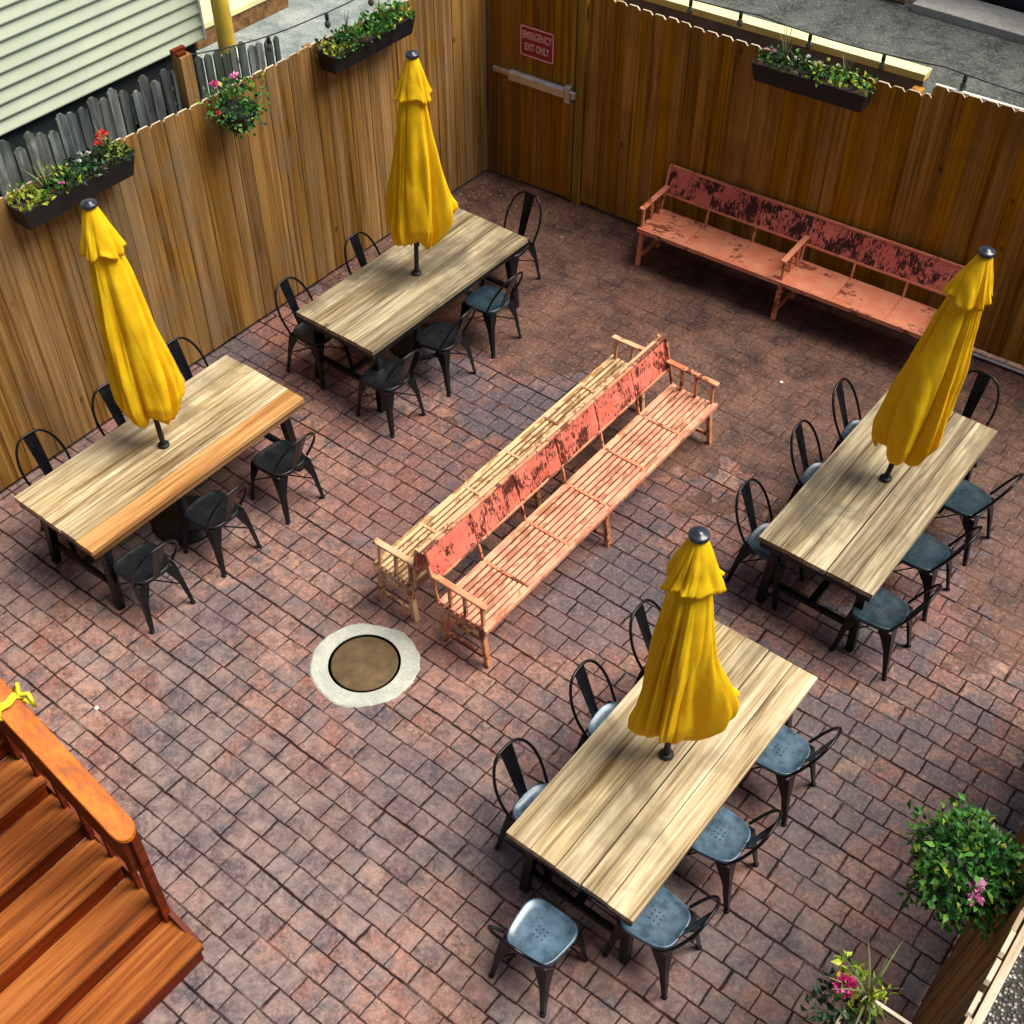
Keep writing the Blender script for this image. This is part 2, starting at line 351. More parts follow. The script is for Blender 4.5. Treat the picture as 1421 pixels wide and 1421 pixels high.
M['ribbon'] = plain('yellow_ribbon', (.75, .66, .02), .6, 0, .2, 20., .2)

# ------------------------------------------------------------------ camera
cam_d = bpy.data.cameras.new('camera'); cam = bpy.data.objects.new('camera', cam_d); COL.objects.link(cam); S.camera = cam
F, PITCH, ROLL, A = 1745.4, .7994, -.0028, .9046
f_ = Vector((0, cos(PITCH), -sin(PITCH))); u_ = Vector((0, sin(PITCH), cos(PITCH))); x_ = Vector((1, 0, 0))
x2 = cos(ROLL) * x_ + sin(ROLL) * u_; u2 = -sin(ROLL) * x_ + cos(ROLL) * u_
def toyard(v): return Vector((v.x * sin(A) - v.y * cos(A), v.x * cos(A) + v.y * sin(A), v.z))
R3 = Matrix((toyard(x2), toyard(u2), toyard(-f_))).transposed()
cam.matrix_world = Matrix.Translation((7.9049, -9.6767, 7.3954)) @ R3.to_4x4()
cam_d.sensor_width = 36; cam_d.lens = 36 * F / 1421; cam_d.clip_end = 500; cam_d.clip_start = .1

# ------------------------------------------------------------------ light
w = bpy.data.worlds.new('World'); S.world = w; w.use_nodes = True
nt = w.node_tree; bg = nt.nodes['Background']; sky = nt.nodes.new('ShaderNodeTexSky')
sky.sky_type = 'NISHITA'; sky.sun_disc = False; sky.dust_density = 4.; sky.air_density = 1.; sky.ozone_density = .6
SUN_EL, SUN_AZ = radians(60), radians(36)      # azimuth: direction in the yard frame, from +X towards +Y, that the light comes from
sky.sun_elevation = SUN_EL
sd = Vector((cos(SUN_EL) * cos(SUN_AZ), cos(SUN_EL) * sin(SUN_AZ), sin(SUN_EL)))
sky.sun_rotation = math.atan2(sd.x, sd.y)
nt.links.new(sky.outputs[0], bg.inputs[0]); bg.inputs[1].default_value = .06
sl = bpy.data.lights.new('sun', 'SUN'); sl.energy = 4.1; sl.angle = radians(42); sl.color = (1, .95, .87)
so = bpy.data.objects.new('sun', sl); COL.objects.link(so); so.rotation_euler = sd.to_track_quat('Z', 'Y').to_euler()
so.location = (4, -4, 12)
S.view_settings.view_transform = 'Standard'; S.view_settings.look = 'None'; S.view_settings.exposure = .55; S.view_settings.gamma = 1

# ------------------------------------------------------------------ ground
def sheet(name, x0, x1, y0, y1, z, mat, nx=1, ny=1):
    b = MB()
    b.add([(x0, y0, z), (x1, y0, z), (x1, y1, z), (x0, y1, z)], [(0, 1, 2, 3)])
    return struct(b.build(name, mat, fix=False))
sheet('ground', -150, 150, -150, 150, -.012, M['asphalt'])
sheet('side_yard', -14, -.06, -12, 3.4, -.006, M['yard'])
sheet('patio', -.05, 8.12, -14, .42, 0, M['patio'])
sheet('gravel_bed', 8.12, 14, -14, -1, -.003, M['gravel'])
b = MB(); b.box(1.9, 14, 6.62, 7.25, -.02, .1); struct(b.build('pavement', M['pavement'], bevel=.01))

# ------------------------------------------------------------------ fences
def boards(b, L, ztop, z0=.04, w=.14, dog=.022, t=.019, seed=1, gap=.004, jz=.006, jd=.004, side=-1, edge_mi=None):
    """vertical dog-eared boards along local x from 0 to L, faces at y=0"""
    rnd = random.Random(seed); x = 0
    while x < L - .03:
        ww = min(w * rnd.uniform(.92, 1.06), L - x)
        zt = (ztop(x + ww / 2) if callable(ztop) else ztop) + rnd.uniform(-jz, jz); d = rnd.uniform(-jd, jd)
        a, c = x + gap / 2, x + ww - gap / 2; g = min(dog, ww / 3)
        n = len(b.f)
        b.prism([(a, z0), (c, z0), (c, zt - g), (c - g, zt), (a + g, zt), (a, zt - g)], d, d + t, 'y')
        if edge_mi is not None:
            for k in (5, 6, 4): b.m[n + k] = edge_mi     # sawn top edges
        x += ww

RA = math.atan2(.27, 6.07)     # the gate-side fence is a little out of square
# left fence: local x runs along +Y, so its visible face looks towards +X
def ltop(u):
    y = u - 12.; return 2.40 + .012 * sin(y * 2.1)- (0.02 * (y + 5) if y > -5 else 0)
fl = thing('wooden_fence', 'brown dog-eared board fence behind the two tables with planter boxes on top', 'fence', (-.012, -12, 0), PI / 2)
b = MB(); boards(b, 12.0, ltop, seed=3, edge_mi=1); b.build('board_panel', [M['fence_l'], M['fence_top']], fl, .002)
for zz in (.3, 1.2, 2.1):
    b = MB(); b.box(0, 12, .026, .064, zz, zz + .09); b.build('rail', M['fence_l'], fl)
for k in range(6):
    b = MB(); b.box(1.2 + k * 2.1, 1.29 + k * 2.1, .065, .155, 0, 2.3); b.build('post', M['fence_l'], fl)
b = MB(); b.box(12.001, 12.10, -.038, .064, 0, 2.42); b.build('post', M['fence_l'], fl, .003)

# gate in the other fence, right beside the corner
def along(u, d=0): return (u * cos(RA) - d * sin(RA), u * sin(RA) + d * cos(RA))
gt = thing('exit_gate', 'amber board gate with an aluminium push bar and a red sign', 'gate', (*along(.03), 0), RA)
b = MB()
x = 0; rnd = random.Random(11)
while x < 1.04:
    ww = min(.13 * rnd.uniform(.9, 1.1), 1.06 - x)
    b.box(x + .0015, x + ww - .0015, rnd.uniform(-.002, .002), .03, .03, 2.27); x += ww
b.build('door_leaf', M['door'], gt, .002)
b = MB(); b.box(1.075, 1.16, -.03, .06, 0, 2.36); b.build('jamb', M['jamb'], gt, .004)
b = MB(); b.box(1.005, 1.055, -.022, -.003, .03, 2.27); b.build('edge_strip', M['jamb'], gt, .003)
# push bar
b = MB(); b.prism([(-.095, 1.21), (-.04, 1.185), (-.006, 1.185), (-.006, 1.30), (-.06, 1.312), (-.095, 1.288)], .29, .98, 'x')
pb = b.build('push_bar', M['chrome'], gt, .006)
b = MB(); b.prism([(-.05, 1.225), (-.02, 1.215), (-.006, 1.215), (-.006, 1.275), (-.04, 1.28), (-.05, 1.27)], .06, .29, 'x'); b.build('bar_rail', M['chrome'], pb, .004)
b = MB(); b.box(.98, 1.05, -.095, -.022, 1.16, 1.345); b.box(1.05, 1.10, -.075, -.032, 1.21, 1.29); b.build('latch_case', M['chrome'], pb, .010)
# sign with lettering
SX0, SX1, SZ0, SZ1 = .375, .80, 1.47, 1.80
b = MB(); b.box(SX0, SX1, -.009, -.0035, SZ0, SZ1); sg = b.build('sign', M['sign_red'], gt, .012)
b = MB(); bw = .013; yy = (-.0125, -.0085)
b.box(SX0 + .015, SX1 - .015, *yy, SZ0 + .010, SZ0 + .010 + bw); b.box(SX0 + .015, SX1 - .015, *yy, SZ1 - .010 - bw, SZ1 - .010)
b.box(SX0 + .010, SX0 + .010 + bw, *yy, SZ0 + .026, SZ1 - .026); b.box(SX1 - .010 - bw, SX1 - .010, *yy, SZ0 + .026, SZ1 - .026)
b.build('sign_border', M['sign_white'], sg)
def text(s, x, z, h, width, parent, mat):
    cu = bpy.data.curves.new('lettering', 'FONT'); cu.body = s; cu.size = h * 1.38; cu.extrude = .0018; cu.align_x = 'CENTER'; cu.offset = .0022
    tmp = bpy.data.objects.new('lettering', cu); COL.objects.link(tmp); bpy.context.view_layer.update()
    me = bpy.data.meshes.new_from_object(tmp.evaluated_get(bpy.context.evaluated_depsgraph_get()))
    wd = max(v.co.x for v in me.vertices) - min(v.co.x for v in me.vertices)
    bpy.data.objects.remove(tmp)
    me.materials.clear(); me.materials.append(mat)
    o = bpy.data.objects.new('lettering', me); COL.objects.link(o); o.parent = parent
    o.location = (x, -.0115, z); o.rotation_euler = (PI / 2, 0, 0); o.scale = (width / wd, 1, 1)
text('EMERGENCY', (SX0 + SX1) / 2, 1.665, .078, .355, sg, M['sign_white'])
text('EXIT ONLY', (SX0 + SX1) / 2, 1.545, .078, .30, sg, M['sign_white'])

def rtop(u): return 2.44 - .035 * u if u < 2 else 2.335 + .018 * (u - 2)
fr = thing('wooden_fence', 'amber dog-eared board fence behind the long red bench, next to the exit gate', 'fence', (*along(1.205), 0), RA)
b = MB(); boards(b, 3.41, lambda u: 2.31 - .028 * u if u < 2 else 2.255 + .02 * (u - 2), seed=5, edge_mi=1, dog=.028, gap=.002); b.build('board_panel', [M['fence_r'], M['fence_top']], fr, .002)
for zz in (.3, 1.2, 2.1):
    b = MB(); b.box(0, 3.41, .026, .064, zz, zz + .09); b.build('rail', M['fence_r'], fr)
for k in range(2):
    b = MB(); b.box(.2 + k * 3.0, .29 + k * 3.0, .065, .155, 0, 2.25); b.build('post', M['fence_r'], fr)
fr2 = thing('wooden_fence', 'amber board fence section with pale top rail, stepped back beyond the red bench', 'fence', (*along(4.600, .035), 0), RA)
b = MB(); boards(b, 3.5, 2.36, seed=8, edge_mi=1, dog=.028, gap=.0015); b.build('board_panel', [M['fence_r'], M['fence_top']], fr2, .002)
b = MB(); b.box(0, 3.5, .028, .060, 2.31, 2.352); b.build('top_rail', M['white'], fr2)
for zz in (.3, 1.2):
    b = MB(); b.box(0, 3.5, .026, .064, zz, zz + .09); b.build('rail', M['fence_r'], fr2)
for k in range(2):
    b = MB(); b.box(.02 + k * 2.4, .11 + k * 2.4, .066, .156, 0, 2.25); b.build('post', M['fence_r'], fr2)

# near fence, seen from above, leaning outwards a little
fn = thing('wooden_fence', 'brown board fence with pale top edge between the patio and the gravel', 'fence', (7.885, -3.2, 0), -PI / 2)
fn.rotation_euler = (radians(-4.2), 0, -PI / 2)
b = MB(); rnd = random.Random(9); x = 0
while x < 6.:
    ww = .14 * rnd.uniform(.9, 1.1); zt = 2.36 + rnd.uniform(-.03, .03); d = rnd.uniform(-.008, .008); n = len(b.f)
    b.prism([(x + .003, .03), (x + ww - .003, .03), (x + ww - .003, zt - .02), (x + ww - .02, zt), (x + .02, zt), (x + .003, zt - .02)], d, d + .022, 'y')
    for k in (5, 6, 4): b.m[n + k] = 1
    x += ww
b.build('board_panel', [M['fence_l'], M['fence_top']], fn, .002)
b = MB(); b.box(0, 6, .032, .068, 2.24, 2.33); b.build('rail', M['fence_top'], fn)
b = MB(); b.box(0, 6, .032, .068, 1.1, 1.19); b.build('rail', M['fence_l'], fn)
b = MB(); b.box(0, 6, .032, .068, .3, .39); b.build('rail', M['fence_l'], fn)
for k in range(3):
    b = MB(); b.box(.4 + k * 2.3, .49 + k * 2.3, .069, .159, .0, 2.2); b.build('post', M['fence_l'], fn)
# gravel side: pale pipe lying on gravel
b = MB(); b.tube([(8.62, -5.6, .05), (8.42, -6.1, .05), (8.40, -6.2, .05)], .045, 12)
tag(b.build('drain_pipe', M['white']), 'short white pipe lying on the gravel beyond the near fence', 'pipe')
b = MB(); x0, y0 = along(4.75, -.05); x1, y1 = along(7.9, -.05); b.tube([(x0, y0, .03), (x1, y1, .03)], .016, 8)
tag(b.build('conduit_pipe', M['chrome']), 'thin grey pipe along the foot of the amber fence', 'pipe')

# ------------------------------------------------------------------ beyond the left fence
og = thing('weathered_fence', 'grey weathered picket fence just behind the brown fence', 'fence', (-.36, -11, 0), PI / 2)
b = MB(); boards(b, 7.35, 2.55, seed=21, w=.105, dog=.03, jz=.06, jd=.02, gap=.014); b.build('board_panel', M['fence_old'], og)
b = MB(); b.box(0, 7.35, .03, .07, 2.1, 2.2); b.build('rail', M['fence_old'], og)
og2 = thing('weathered_fence', 'short broken run of grey pickets beside the yellow pipe', 'fence', (-.42, -3.38, 0), PI / 2)
b = MB(); boards(b, .95, lambda u: 2.44 - .07 * u, seed=25, w=.10, dog=.03, jz=.05, jd=.015, gap=.02); b.build('board_panel', M['fence_old'], og2)
b = MB(); b.box(0, .95, .03, .07, 1.9, 2.0); b.build('rail', M['fence_old'], og2)
ps = thing('fence_post', 'tall square brown post rising behind the left fence beside the flower ball', 'post', (-.13, -3.72, 0))
b = MB(); b.box(-.055, .055, -.06, .06, 0, 2.74); b.build('shaft', M['fence_l'], ps, .006)
b = MB(); b.box(-.06, -.02, -.065, .065, 2.741, 2.78); b.box(.0, .04, -.065, .02, 2.741, 2.77); b.build('broken_top', M['stair_dark'], ps, .004)

hs = thing('house', 'house with pale green-cream clapboard siding over a dark foundation', 'house', (-2, -2.05, 0))
b = MB(); z = 1.72; k = 0
while z < 5.4:
    b.prism([(-.2, z), (.034, z), (.036, z + .012), (.004, z + .128), (-.2, z + .128)], -9.5, 0, 'y'); z += .128
b.build('siding', M['siding'], hs)
b = MB(); b.box(-4, -.06, -9.5, -.05, 0, 1.72); b.build('foundation', M['foundation'], hs)
b = MB(); b.box(-.25, .040, .001, .028, 1.70, 5.4); b.build('corner_board', M['white'], hs, .004)
b = MB(); b.box(-4, -.205, -9.5, .0, 1.725, 5.4); b.build('wall_core', M['siding'], hs)
b = MB(); b.prism([(-4.3, 5.4), (.4, 5.4), (.4, 5.5), (-1.9, 7.0), (-4.3, 5.6)], -9.7, .3, 'y'); b.build('roof', M['block'], hs)
pp = thing('yellow_pipe', 'thick yellow pipe standing at the corner of the house', 'pipe', (-1.78, -1.93, 0))
b = MB(); b.lathe([(.088, 1.6), (.088, 4.6)], 24); b.build('pipe_shaft', M['yellow'], pp)
b = MB(); b.lathe([(.088, 1.5), (.122, 1.5), (.122, 1.585), (.105, 1.60), (.088, 1.60)], 24); b.build('collar', M['white'], pp)
b = MB(); b.lathe([(.085, 0), (.085, 1.5)], 24); b.build('lower_shaft', M['block'], pp)
pd = thing('loading_step', 'low platform with pale yellow top and brown timber side behind the fence', 'platform', (-4.75, .28, 0))
b = MB(); b.box(-2.4, 0, -.3, 1.35, .22, .30); b.build('top_slab', M['pale_yellow'], pd, .008)
b = MB(); b.box(-2.38, -.02, -.28, 1.33, 0, .22); b.build('timber_side', M['table_edge'], pd)

# ------------------------------------------------------------------ beyond the gate-side fence
bw = thing('low_wall', 'long wall topped with a pale yellow cap right behind the amber fence', 'wall', (*along(-.3, .30), 0), RA)
b = MB(); b.box(0, 4.72, .03, .13, 0, 2.22); b.build('wall_core', M['block'], bw)
b = MB(); b.box(-.02, 4.725, .006, .145, 2.221, 2.274); b.build('fascia', M['yellow_side'], bw, .003)
b = MB(); b.box(-.04, 4.73, 0, .15, 2.275, 2.29); b.build('cap', M['pale_yellow'], bw, .003)
dw = thing('shed', 'black clad shed wall standing beyond the grey pavement', 'shed', (2.0, 7.5, 0))
b = MB()
for k in range(12): b.prism([(0, k * .2), (-.02, k * .2), (-.004, k * .2 + .2), (0, k * .2 + .2)], -.2, 12, 'x')
b.build('cladding', M['dark_wall'], dw)
b = MB(); b.box(-.2, 12, .001, 3, 0, 2.4); b.build('wall_core', M['dark_wall'], dw)
b = MB(); b.box(-.35, 12.2, -.12, 3.1, 2.4, 2.5); b.build('roof', M['dark_wall'], dw)
bp = thing('brick_pier', 'low red brick pier with a pale coping at the pavement end', 'pier', (1.5, 7.0, 0))
b = MB(); b.box(-.25, .25, -.25, .25, 0, .35); b.build('brick_base', M['brick'], bp, .006)
b = MB(); b.box(-.28, .28, -.28, .28, .35, .40); b.build('coping', M['pavement'], bp, .006)

# string lights
def sag(pts, n=10, s=.05):
    out = []
    for a, c in zip(pts, pts[1:]):
        a = Vector(a); c = Vector(c)
        for k in range(n): t = k / n; p = a.lerp(c, t); p.z -= 4 * s * t * (1 - t); out.append(p)
    out.append(Vector(pts[-1])); return out
def string(name, label, pts, bulbs, s=.04):
    root = thing(name, label, 'string lights', tuple(pts[0]))
    o0 = Vector(pts[0]); q = [p - o0 for p in sag(pts, 10, s)]
    b = MB(); b.tube(q, .006, 6); b.build('cord', M['cord'], root)
    for t in bulbs:
        i = int(t * (len(q) - 1)); p = q[i]
        b = MB(); b.lathe([(.004, 0), (.017, -.008), (.018, -.06), (.012, -.065)], 10, p); so_ = b.build('socket', M['black'], root)
        b = MB(); b.lathe([(.010, -.066), (.026, -.085), (.029, -.108), (.018, -.132), (.0005, -.14)], 12, p); b.build('bulb', M['bulb'], so_)
string('string_lights', 'black cord with drop bulbs running from the tall post above the left fence',
       [(-.10, -3.66, 2.72), (-.06, -2.3, 2.55), (-.05, -.9, 2.62), (.02, .02, 2.6)], [.22, .37, .5, .62, .75])
string('string_lights', 'black cord with drop bulbs along the top of the amber fence behind the planter box',
       [(*along(1.2, .12), 2.5), (*along(2.9, .12), 2.48), (*along(4.62, .10), 2.50), (*along(6.6, .10), 2.50)], [.08, .2, .33, .46, .58, .70, .83, .95])

# ------------------------------------------------------------------ tables
TL, TW, TZ = 2.14, .91, .76
def make_table(orange=False):
    t = thing('dining_table', '', 'table')
    b = MB(); n = 5; w = TW / n; rnd = random.Random(31 + orange)
    for k in range(n):
        j = rnd.uniform(-.004, .004)
        b.box(-TL / 2 + j, TL / 2 + rnd.uniform(-.004, .004), -TW / 2 + k * w + (.0055 if k in (2,) else .0025), -TW / 2 + (k + 1) * w - (.0055 if k == 1 else .0025), TZ - .045, TZ + rnd.uniform(-.0012, .0012), 1 if orange and k == 0 else 0)
    b.build('tabletop', [M['table'], M['table_orange']], t, .003)
    b = MB()
    for s in (-1, 1): b.box(-TL / 2 + .012, TL / 2 - .012, s * (TW / 2 - .03) - .015, s * (TW / 2 - .03) + .015, TZ - .105, TZ - .046)
    b.build('side_apron', M['table_edge'] if orange else M['steel'], t, .002)
    for s in (-1, 1):
        b = MB(); b.box(s * (TL / 2 - .03) - .015, s * (TL / 2 - .03) + .015, -TW / 2 + .046, TW / 2 - .046, TZ - .105, TZ - .046); b.build('end_apron', M['steel'], t, .002)
        for q in (-1, 1):
            b = MB(); b.bar((s * (TL / 2 - .16), q * (TW / 2 - .12), TZ - .047), (s * (TL / 2 - .10), q * (TW / 2 - .07), 0), .075, .075, 0, .055, .055); b.build('leg', M['steel'], t, .003)
        b = MB(); b.bar((s * (TL / 2 - .125), -TW / 2 + .12, .22), (s * (TL / 2 - .125), TW / 2 - .12, .22), .04, .04); b.build('crossbar', M['steel'], t, .003)
    b = MB(); b.box(-TL / 2 + .145, TL / 2 - .145, -.03, .03, .205, .245); b.build('stretcher', M['steel'], t, .003)
    return t
t0 = make_table(); t1 = make_table(True)
tables = {1: (t1, 1.345, -5.695, 'weathered plank dining table with an amber front board, beside the left fence'),
          2: (t0, 1.385, -2.775, 'weathered plank dining table by the left fence, nearest the exit gate'),
          3: (None, 5.965, -5.63, 'pale plank dining table in the foreground with a long dark centre seam'),
          4: (None, 5.925, -2.63, 'grey-brown plank dining table at the end of the long wall bench')}
TG = 'plank tables with umbrellas'
for k, (o, x, y, lab) in tables.items():
    o = o or copy_tree(t0)
    if k in (2, 4):
        for q in o.children:
            if q.name.startswith('tabletop'): q.material_slots[0].link = 'OBJECT'; q.material_slots[0].material = M['table_grey']
    o.location = (x, y, 0); o.rotation_euler = (0, 0, PI / 2); tag(o, lab, 'table', TG)
for o in [o for o in bpy.data.objects if o.name.startswith('tabletop') and o.parent and abs(o.parent.location.x - 5.965) < .01]:
    o.material_slots[0].link = 'DATA'

# ------------------------------------------------------------------ chairs (facing local +x)
def make_chair():
    c = thing('metal_chair', '', 'chair')
    # dished seat with rolled rim
    b = MB(); NN = 40; rings = []
    def outline(sc, z):
        out = []
        for k in range(NN):
            a = 2 * PI * k / NN; n = 3.6
            x = abs(cos(a)) ** (2 / n) * math.copysign(1, cos(a)); y = abs(sin(a)) ** (2 / n) * math.copysign(1, sin(a))
            hw = .178 + .018 * x; out.append((x * .180 * sc, y * hw * sc, z))
        return out
    for sc, z in ((.0, .444), (.35, .4435), (.7, .445), (.86, .449), (.93, .456), (.975, .458), (1., .452), (1., .428), (.985, .420)): rings.append(outline(max(sc, .001), z))
    vs = [p for r in rings for p in r]
    fs = [(i * NN + k, i * NN + (k + 1) % NN, (i + 1) * NN + (k + 1) % NN, (i + 1) * NN + k) for i in range(len(rings) - 1) for k in range(NN)]
    b.add(vs, fs, 0, True); st = b.build('seat', M['seat'], c)
    b = MB()
    for i, j in ((0, 0), (1, 0), (-1, 0), (0, 1), (0, -1), (1, 1), (-1, -1), (1, -1), (-1, 1)):
        b.lathe([(.0055, .4445 + .0006), (.0055, .4460)], 8, (i * .03, j * .03, 0))
    b.build('drain_holes', M['black'], st)
    # back hoop: bent tube from the seat sides up and round
    pts = []; 
    for t in [i / 28 for i in range(29)]:
        a = PI * t; yy = cos(a); zz = sin(a) ** .60 if 0 < t < 1 else 0
        pts.append(Vector((-.125 - .195 * zz, math.copysign(abs(yy) ** .62, yy) * (.176 + .022 * sin(PI * min(1, zz))), .442 + .41 * zz)))
    b = MB(); b.tube(pts, .0105, 10); b.build('back_hoop', M['steel'], c)
    # splat
    b = MB(); m = 8
    for side in (0, 1):
        pass
    vs = []
    for i in range(m + 1):
        t = i / m; x = -.165 - .152 * t; z = .44 + .405 * t; hw = .036 + .018 * t
        for y, off in ((-hw, 0), (0, -.006), (hw, 0)): vs.append((x + off, y, z))
        for y, off in ((-hw, -.004), (0, -.010), (hw, -.004)): vs.append((x + off, y, z))
    fs = []
    for i in range(m):
        a = i * 6; c2 = a + 6
        fs += [(a, a + 1, c2 + 1, c2), (a + 1, a + 2, c2 + 2, c2 + 1), (a + 4, a + 3, c2 + 3, c2 + 4), (a + 5, a + 4, c2 + 4, c2 + 5), (a + 3, a, c2, c2 + 3), (a + 2, a + 5, c2 + 5, c2 + 2)]
    fs += [(0, 3, 4, 1), (1, 4, 5, 2), (m * 6, m * 6 + 1, m * 6 + 4, m * 6 + 3), (m * 6 + 1, m * 6 + 2, m * 6 + 5, m * 6 + 4)]
    b.add(vs, fs, 0, False); b.build('backrest_splat', M['steel'], c)
    # legs: pressed sheet, wide at the top and tapering
    for sx in (-1, 1):
        for sy in (-1, 1):
            b = MB(); tx, ty = sx * .150, sy * .155; fx, fy = sx * (.205 if sx > 0 else .225), sy * .195
            P = lambda x, y, z: Vector((x, y, z))
            w1, w0 = .085, .016
            top = [P(tx + sx * .02, ty + sy * .012, .432), P(tx - sx * w1, ty + sy * .012, .432), P(tx - sx * w1, ty + sy * .004, .432), P(tx + sx * .008, ty + sy * .004, .432),
                   P(tx + sx * .008, ty - sy * w1, .432), P(tx + sx * .02, ty - sy * w1, .432)]
            mid = [P(tx + (fx - tx) * .45 + sx * .014, ty + (fy - ty) * .45 + sy * .012, .26), P(tx + (fx - tx) * .45 - sx * .032, ty + (fy - ty) * .45 + sy * .012, .26), P(tx + (fx - tx) * .45 - sx * .032, ty + (fy - ty) * .45 + sy * .006, .26),
                   P(tx + (fx - tx) * .45 + sx * .008, ty + (fy - ty) * .45 + sy * .006, .26), P(tx + (fx - tx) * .45 + sx * .008, ty + (fy - ty) * .45 - sy * .032, .26), P(tx + (fx - tx) * .45 + sx * .014, ty + (fy - ty) * .45 - sy * .032, .26)]
            bot = [P(fx + sx * .010, fy + sy * .010, .0), P(fx - sx * w0, fy + sy * .010, .0), P(fx - sx * w0, fy + sy * .003, .0), P(fx + sx * .003, fy + sy * .003, .0), P(fx + sx * .003, fy - sy * w0, .0), P(fx + sx * .010, fy - sy * w0, .0)]
            vs = top + mid + bot; fs = [(0, 1, 2, 3), (0, 3, 4, 5), (12, 13, 14, 15), (12, 15, 16, 17)]
            for r in (0, 6):
                for k in range(6): fs.append((r + k, r + (k + 1) % 6, r + 6 + (k + 1) % 6, r + 6 + k))
            b.add(vs, fs); lg = b.build('leg', M['steel'], c)
            b = MB(); b.lathe([(.017, 0), (.019, .012), (.013, .024)], 10, (fx, fy, 0)); b.build('foot_cap', M['black'], lg)
    # X brace under the seat
    b = MB(); b.tube([(.175, .165, .22), (0, 0, .27), (-.185, -.165, .22)], .006, 6); b.tube([(.175, -.165, .22), (0, 0, .2722), (-.185, .165, .22)], .006, 6); b.build('brace', M['steel'], c)
    return c
ch0 = make_chair(); used = False
CG = 'metal chairs around the tables'
tn = {1: 'amber-boarded table', 2: 'table nearest the exit gate', 3: 'foreground table', 4: 'table by the wall bench'}
chairs = []
# fence / left side (face +X), right side (face -X)
for T, xl, ys in ((1, .83, (-6.33, -5.60, -4.86)), (2, .93, (-3.66, -2.78, -2.05)), (3, 5.51, (-6.30, -5.50, -4.84)), (4, 5.47, (-3.40, -2.56, -1.90))):
    for y, pos in zip(ys, ('near', 'middle', 'far')): chairs.append((T, xl, y, 0, pos, 'fence' if T < 3 else 'left'))
for T, xr, ys in ((1, 1.89, (-6.47, -5.77, -5.04)), (2, 1.87, (-3.74, -3.04, -2.35)), (3, 6.43, (-6.45, -5.76, -4.99)), (4, 6.41, (-3.50, -2.80, -2.08))):
    for y, pos in zip(ys, ('near', 'middle', 'far')): chairs.append((T, xr, y, PI, pos, 'open' if T < 3 else 'right'))
chairs += [(2, 1.49, -1.52, -PI / 2, 'head', ''), (3, 5.97, -6.95, PI / 2, 'head', ''), (4, 6.03, -1.40, -PI / 2, 'head', '')]
rnd = random.Random(4)
for T, x, y, a, pos, side in chairs:
    c = ch0 if not used else copy_tree(ch0); used = True
    c.location = (x + rnd.uniform(-.012, .012), y, 0); c.rotation_euler = (0, 0, a + radians(rnd.uniform(-4, 4)))
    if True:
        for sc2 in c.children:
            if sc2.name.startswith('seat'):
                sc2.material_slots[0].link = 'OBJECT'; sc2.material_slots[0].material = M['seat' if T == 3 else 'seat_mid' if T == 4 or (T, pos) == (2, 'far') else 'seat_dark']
    if pos == 'head':
        lab = {2: 'black metal chair at the far head of the table nearest the exit gate', 3: 'black metal chair with sky-tinted seat at the near head of the foreground table',
               4: 'black metal chair half hidden behind a yellow umbrella, at the head of its table'}[T]
    else:
        sd_ = {'fence': 'between the left fence and the', 'open': 'facing the fence across the', 'left': 'on the bench side of the', 'right': 'on the outer side of the'}[side]
        lab = f'black chair {sd_} {tn[T]}, {dict(near="nearest", middle="middle", far="farthest")[pos]}'
    tag(c, lab, 'chair', CG)

